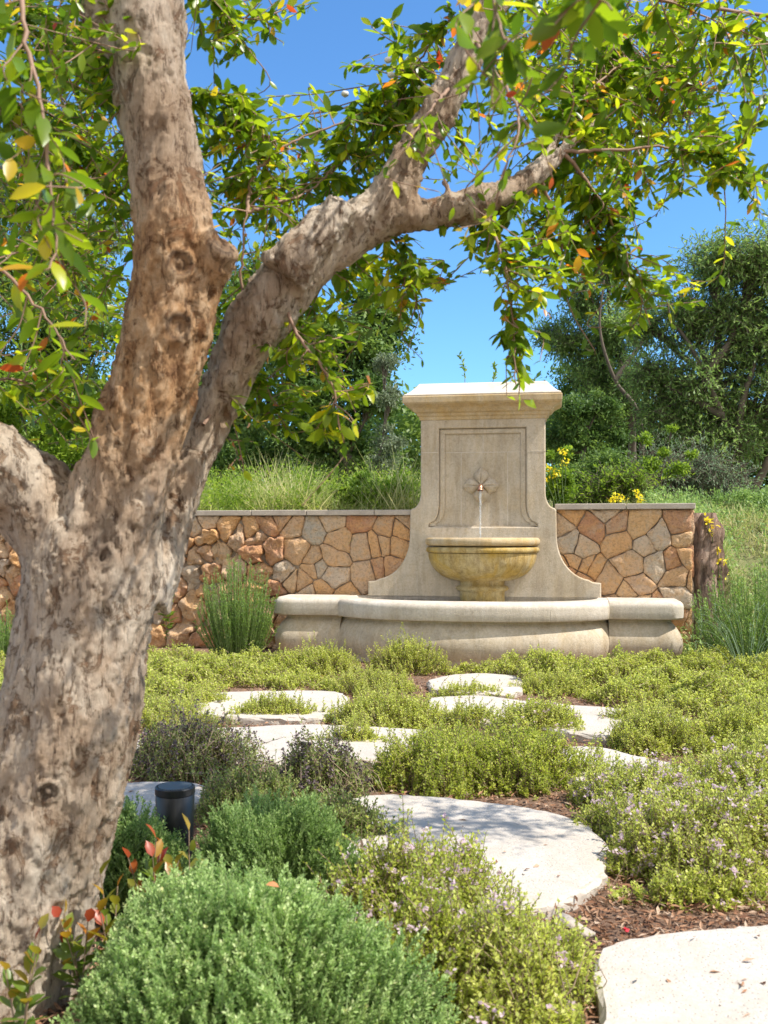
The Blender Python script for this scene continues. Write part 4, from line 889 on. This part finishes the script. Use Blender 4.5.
# ------------------------------------------------------------------ background vegetation
def ground_z(X,Y): return float(hill_h(np.array(X),np.array(Y)))
def far_tree(name,label,cat_,bpx,Y,blobs,mat,nleaf,L=.07,W=.014,k_sub=14,tr=.09,spread=.42,trunk_to=None,feather=0.0,group=None,tmat='fartrunk',limbs_=None):
    """blobs: (px,py,r_px,dY)"""
    X=(bpx-384)/1000*Y; z0=ground_z(X,Y)-.03; base=np.array([X,Y,z0]); root=empty(name,base); tag(root,label,cat_,group)
    cs=[(P(px,py,Y+dY),r*(Y+dY)/1000) for px,py,r,dY in blobs]; tot=sum(r**2 for _,r in cs); tb_=[];lv=[]
    top=np.mean([c_ for c_,_ in cs],axis=0); 
    trunkp=catmull([base,base+(top-base)*.3+rng.normal(size=3)*.12*tr/.09,base+(top-base)*.62+rng.normal(size=3)*.15*tr/.09,top],8); tb_.append(tubes(trunkp[None],np.linspace(tr,tr*.35,len(trunkp))[None],8))
    for c_,r in cs:
        j=np.argmin(np.linalg.norm(trunkp-(c_-[0,0,1.2*r]),axis=1)); j=min(j,len(trunkp)-4); a=trunkp[j]; pa=catmull([a,(a+c_)/2+rng.normal(size=3)*.12*r-[0,0,.1*r],c_],7); tb_.append(tubes(pa[None],np.linspace(tr*.45,tr*.13,len(pa))[None],5))
        nb=max(20,int(nleaf*r*r/tot)); ks=k_sub; sc_=c_+unit(rng.normal(size=(ks,3)))*(rng.random((ks,1))**.45)*r*[1,1,.85]
        for s_ in sc_:
            pb=catmull([c_*.6+a*.4,(c_+s_)/2+rng.normal(size=3)*.06*r,s_],4); tb_.append(tubes(pb[None],np.linspace(tr*.16,tr*.05,len(pb))[None],4))
        w_=rng.random(ks)**.8+.25; w_/=w_.sum(); own=rng.choice(ks,nb,p=w_); sr=spread*r*(.55+.7*rng.random(ks))
        off=rng.normal(size=(nb,3))*.5; O=sc_[own]+off*sr[own][:,None]*[1.15,1.15,.8]
        if feather:
            nbr=nb//9; c0=sc_[rng.choice(ks,nbr,p=w_)]; o2=c0+rng.normal(size=(nbr,3))*.5*spread*r*[1.2,1.2,.8]; ax=unit(rng.normal(size=(nbr,3))+(o2-c0)/(spread*r)*1.0-[0,0,.5])
            tt=np.tile(np.linspace(0,1,9),nbr)[:,None]; O=np.repeat(o2,9,0)+np.repeat(ax,9,0)*tt*feather; D=np.repeat(ax,9,0)*.8+rand_unit(len(O))*.8; nb=len(O); sub=rng.random(nbr).repeat(9)
            pth=np.stack([o2,o2+ax*feather*.5,o2+ax*feather],1); tb_.append(tubes(pth,np.full((nbr,3),.003),3))
        else:
            D=rand_unit(nb)+[0,0,.1]; sub=rng.random(ks)[own]
        hgt=(O[:,2]-c_[2])/(r+1e-6)
        rr=np.clip(.45*rng.random(nb)+.45*sub,0,1); ll=L*rng.uniform(.6,1.3,nb); lv.append(leaves(O,D,ll,ll*W/L,segs=1,rnd=rr))
    for lm in (limbs_ or []):
        pl=catmull([base if q is None else P(*q) for q in lm],6); tb_.append(tubes(pl[None],np.linspace(tr*.5,tr*.14,len(pl))[None],6))
    V,F,R=cat(tb_); mesh_np('trunk',V,F,M[tmat],root,offset=base); V,F,R=cat(lv); mesh_np('crown',V,F,M[mat],root,R,smooth=False,offset=base); return root
tg2='trees on the slope behind the wall'
far_tree('evergreen_tree','dense dark green tree just left of the fountain behind the grassy slope','tree',330,15.5,[(310,410,48,0),(350,350,48,.5),(372,310,34,.8),(375,400,28,-.3),(300,340,40,.8),(340,455,45,.4),(250,460,35,.5)],'fardark',60000,.09,.023,18,.12,group=tg2)
far_tree('evergreen_tree','dark tree seen between the leaning limb and the upright limb','tree',235,16.5,[(240,400,50,0),(225,330,50,.5),(260,300,45,1),(280,270,35,1.5),(215,450,40,0)],'fardark',34000,.085,.02,16,.12,group=tg2)
far_tree('olive_tree','thin grey green tree with wispy outline touching the fountain back','tree',385,13.8,[(386,440,17,0),(390,400,15,0),(385,365,13,.2),(378,475,17,0),(395,470,13,.2)],'farolive',6500,.06,.01,12,.04,.5,group=tg2)
far_tree('juniper_tree','small dark pointed tree beside the left shoulder of the fountain','tree',408,12.8,[(408,492,13,0),(407,475,9,0),(404,462,5,0),(414,485,9,0)],'fardark',2600,.05,.012,8,.03,.45,group=tg2)
far_tree('evergreen_tree','dark tree left of the trunk behind the bright bushes','tree',60,15,[(30,320,60,0),(90,340,55,.5),(60,260,55,1),(0,260,60,1),(110,400,40,0),(20,390,50,.6)],'fardark',36000,.085,.02,16,.12,group=tg2)
far_tree('olive_tree','tall pale grey green tree at the upper left edge','tree',5,17,[(20,190,50,0),(65,215,45,0),(5,250,50,.5),(60,280,40,.5),(-30,180,60,.5),(100,240,35,.6)],'farolive',26000,.08,.014,16,.12,group=tg2)
far_tree('leafy_bush','bright green bush left of the trunk above the wall','bush',30,12,[(20,400,38,0),(65,425,32,0),(-10,440,40,.2),(90,455,25,0),(45,455,30,0)],'farlime',22000,.05,.015,14,.03,group='bushes behind the wall')
far_tree('feathery_tree','large spreading feathery tree at the right edge with visible dark limbs','tree',748,14.2,[(715,262,34,0),(760,258,38,0),(690,318,34,.3),(742,322,42,.2),(700,385,38,0),(760,400,45,.3),(655,375,26,.3),(790,320,50,0),(645,322,18,.5),(668,410,26,.2),(720,440,34,0)],'farmid',78000,.075,.012,24,.13,.27,limbs_=[[None,(738,450,14.2),(722,415,14.0),(705,375,14.0),(690,345,14.1),(672,320,14.2)],[(738,450,14.2),(742,405,14.0),(755,360,14.1),(760,320,14.2)],[(705,375,14.0),(730,340,14.1),(738,300,14.2)],[(722,415,14.0),(690,398,14.1),(664,385,14.2)],[None,(775,440,14.1),(768,400,14.1),(780,350,14.1)]],feather=.26,group=tg2)
far_tree('feathery_tree','sparser tree with bare arching twigs right of the fountain top','tree',640,16.8,[(606,262,22,0),(590,300,24,0),(566,338,24,.3),(618,330,28,0),(598,360,30,.2),(640,290,16,.2),(625,395,34,0)],'farmid',38000,.075,.012,18,.09,.27,limbs_=[[None,(640,420,16),(615,380,16),(600,330,16),(604,280,16)],[(615,380,16),(640,345,16),(652,318,16),(620,300,16)]],feather=.24,group=tg2)
far_tree('evergreen_tree','dark dense tree filling the gap behind the right wall','tree',615,19,[(590,420,40,0),(640,430,40,0),(560,440,34,0),(690,440,38,0),(735,450,40,0),(620,380,30,.5),(575,380,28,.5),(780,440,40,0)],'fardark',42000,.09,.02,14,.1,group=tg2)
far_tree('olive_tree','small olive tree with a thin brown trunk right of the fountain','tree',590,13,[(572,412,19,0),(602,405,17,0),(588,440,18,0),(615,432,14,0),(560,440,14,.2)],'fardark',11000,.06,.012,16,.06,.45,group=tg2)
bg='bushes behind the wall'
far_tree('leafy_bush','blue green feathery bush right above the right wall end','bush',675,12.2,[(650,482,18,0),(668,466,15,0),(690,474,20,.2),(708,462,10,0),(722,488,18,0),(632,490,15,0),(655,455,7,0)],'blue',13000,.05,.007,16,.03,.6,group=bg,feather=.3)
far_tree('leafy_bush','dark green bush in the shade behind the middle of the right wall','bush',600,12.5,[(575,480,20,0),(605,470,22,0),(640,470,18,0),(590,495,18,0)],'fardark',12000,.05,.012,14,.02,.5,group=bg)
far_tree('leafy_bush','thin upright pale weeds sticking up above the right wall','bush',660,11.2,[(645,440,6,0),(662,452,6,0),(650,465,9,0),(672,430,4,0),(675,470,9,0),(690,455,5,0)],'farlime',3000,.045,.008,9,.012,.6,group=bg)
far_tree('leafy_bush','bright green weedy bush above the middle of the right wall','bush',618,11,[(612,488,18,0),(635,478,16,0),(590,495,14,0)],'farlime',5200,.055,.009,12,.015,.5,group=bg,feather=.2)
far_tree('leafy_bush','pale yellow green bush along the wall close to the right side of the fountain','bush',556,10.8,[(556,478,13,0),(562,492,14,0),(549,455,6,0),(565,453,6,0)],'farlime',2200,.05,.013,9,.015,.5,group=bg)
far_tree('leafy_bush','yellow leaved bush above the left wall beside the fountain','bush',375,10.0,[(365,490,17,0),(395,492,16,0),(345,495,12,0)],'farlime',4200,.05,.015,10,.02,.5,group=bg)
far_tree('leafy_bush','olive green bush in the shade above the right side slope','bush',745,11.5,[(735,505,24,0),(770,500,28,0)],'farmid',5000,.05,.009,10,.02,.5,group=bg)
def flower_plant(label,px,Y,spots):
    X=(px-384)/1000*Y; b0=np.array([X,Y,ground_z(X,Y)]); root=empty('yellow_flowers',b0); tag(root,label,'flowers',group='yellow flowering plants behind the wall'); O=[];T=[]
    for x,y in spots:
        c_=P(x,y,Y); T.append(tubes(catmull([b0+rng.normal(size=3)*[.05,.05,0],(b0+c_)/2+[.02,0,0],c_],5)[None],np.full((1,11),.004),3)); O=c_+rng.normal(size=(24,3))*.020; V,F,R=leaves(O,rand_unit(24),.036,.012,segs=1); mesh_np('flower',V,F,M['yellow'],root,R,smooth=False,offset=b0)
    V,F,R=cat(T); mesh_np('stem',V,F,M['gstem'],root,offset=b0)
flower_plant('tall yellow flowers close to the right side of the fountain',558,10.4,[(563,452),(566,462),(549,468),(556,474),(545,480)])
flower_plant('yellow flowers just above the coping in the middle of the right wall',625,10,[(616,497),(622,500),(638,494),(641,499),(612,500)])
flower_plant('yellow flowers above the left wall touching the fountain shoulder',405,10,[(405,497),(411,502),(398,500),(392,494),(385,488)])
flower_plant('yellow flowers on the slope right beside the brown stump',715,8.9,[(712,530),(718,548),(722,560),(708,520),(724,575)])
# grass
def grass(label,n,ulo,uhi,vlo,vhi,H,seed):
    u=rng.uniform(ulo,uhi,n); v=vlo+(vhi-vlo)*rng.random(n)**1.4; X=FO[0]+u*cy-v*sy; Y=FO[1]+u*sy+v*cy; Z=hill_h(X,Y)
    cl=0.5+0.5*np.sin(X*2.3+seed)*np.cos(Y*1.9+X*3.7); hh=H*(.15+.85*cl**1.5)*rng.uniform(.35,1.5,n)
    O=np.stack([X,Y,Z-.02],1); D=rng.normal(size=(n,3))*.36+np.array([.15,0,1]); V,F,R=leaves(O,D,hh,rng.uniform(.003,.006,n),segs=2,curl=.35,rnd=np.clip(cl*.4+rng.random(n)*.6,0,1))
    o=mesh_np('wild_grass',V,F,M['grass'],None,R,smooth=False); tag(o,label,'grass',kind='stuff')
grass('tall wild grass and weeds on the slope behind the left wall',20000,-6,-.5,.3,4.2,.60,1)
grass('wild grass on the slope behind and past the right wall',20000,.6,5,.25,4.5,.26,2)
grass('wild grass at the foot of the right slope past the wall end',12000,2.15,4.5,-.6,.6,.34,3)
def weeds(label,n,ulo,uhi,vlo,vhi,H,mat):
    cu_=rng.uniform(ulo,uhi,900); cv_=vlo+(vhi-vlo)*rng.random(900)**1.5; ch=H*rng.uniform(.3,1,900); k=rng.integers(0,900,n); q=rng.random(n)
    u=cu_[k]+rng.normal(size=n)*.06*(.4+q); v=cv_[k]+rng.normal(size=n)*.06; X=FO[0]+u*cy-v*sy; Y=FO[1]+u*sy+v*cy; Z=hill_h(X,Y)+q*ch[k]
    V,F,R=leaves(np.stack([X,Y,Z],1),rand_unit(n)+[0,0,.5],rng.uniform(.02,.06,n),rng.uniform(.004,.012,n),segs=1,rnd=np.clip(.5*rng.random(n)+.5*rng.random(900)[k],0,1))
    o=mesh_np('wild_weeds',V,F,M[mat],None,R,smooth=False); tag(o,label,'weeds',kind='stuff')
weeds('leafy green weeds growing through the grass behind the left wall',60000,-6,-.5,.25,3.5,.62,'farlime')
weeds('pale leafy weeds on the slope at the right',30000,1.6,5,-.3,3.5,.34,'farmid')
# far woods mass
n=60000; px=rng.uniform(-150,920,n); Yf=rng.uniform(22,27,n); X=(px-384)/1000*Yf
topz=3.5+0.5*np.sin(X*.7)+.4*np.sin(X*1.9+1); z=1.6+(topz-1.3)*rng.random(n)**.7+rng.normal(size=n)*.12
V,F,R=leaves(np.stack([X,Yf,z],1),rand_unit(n),.2*rng.uniform(.6,1.2,n),.06,segs=1,rnd=np.clip(.5+.3*np.sin(X*2.1)+.3*rng.random(n)-.2,0,1))
o=mesh_np('distant_woods',V,F,M['fardark'],None,R,smooth=False); tag(o,'distant mass of dark green woodland behind all the trees','woods',kind='stuff')
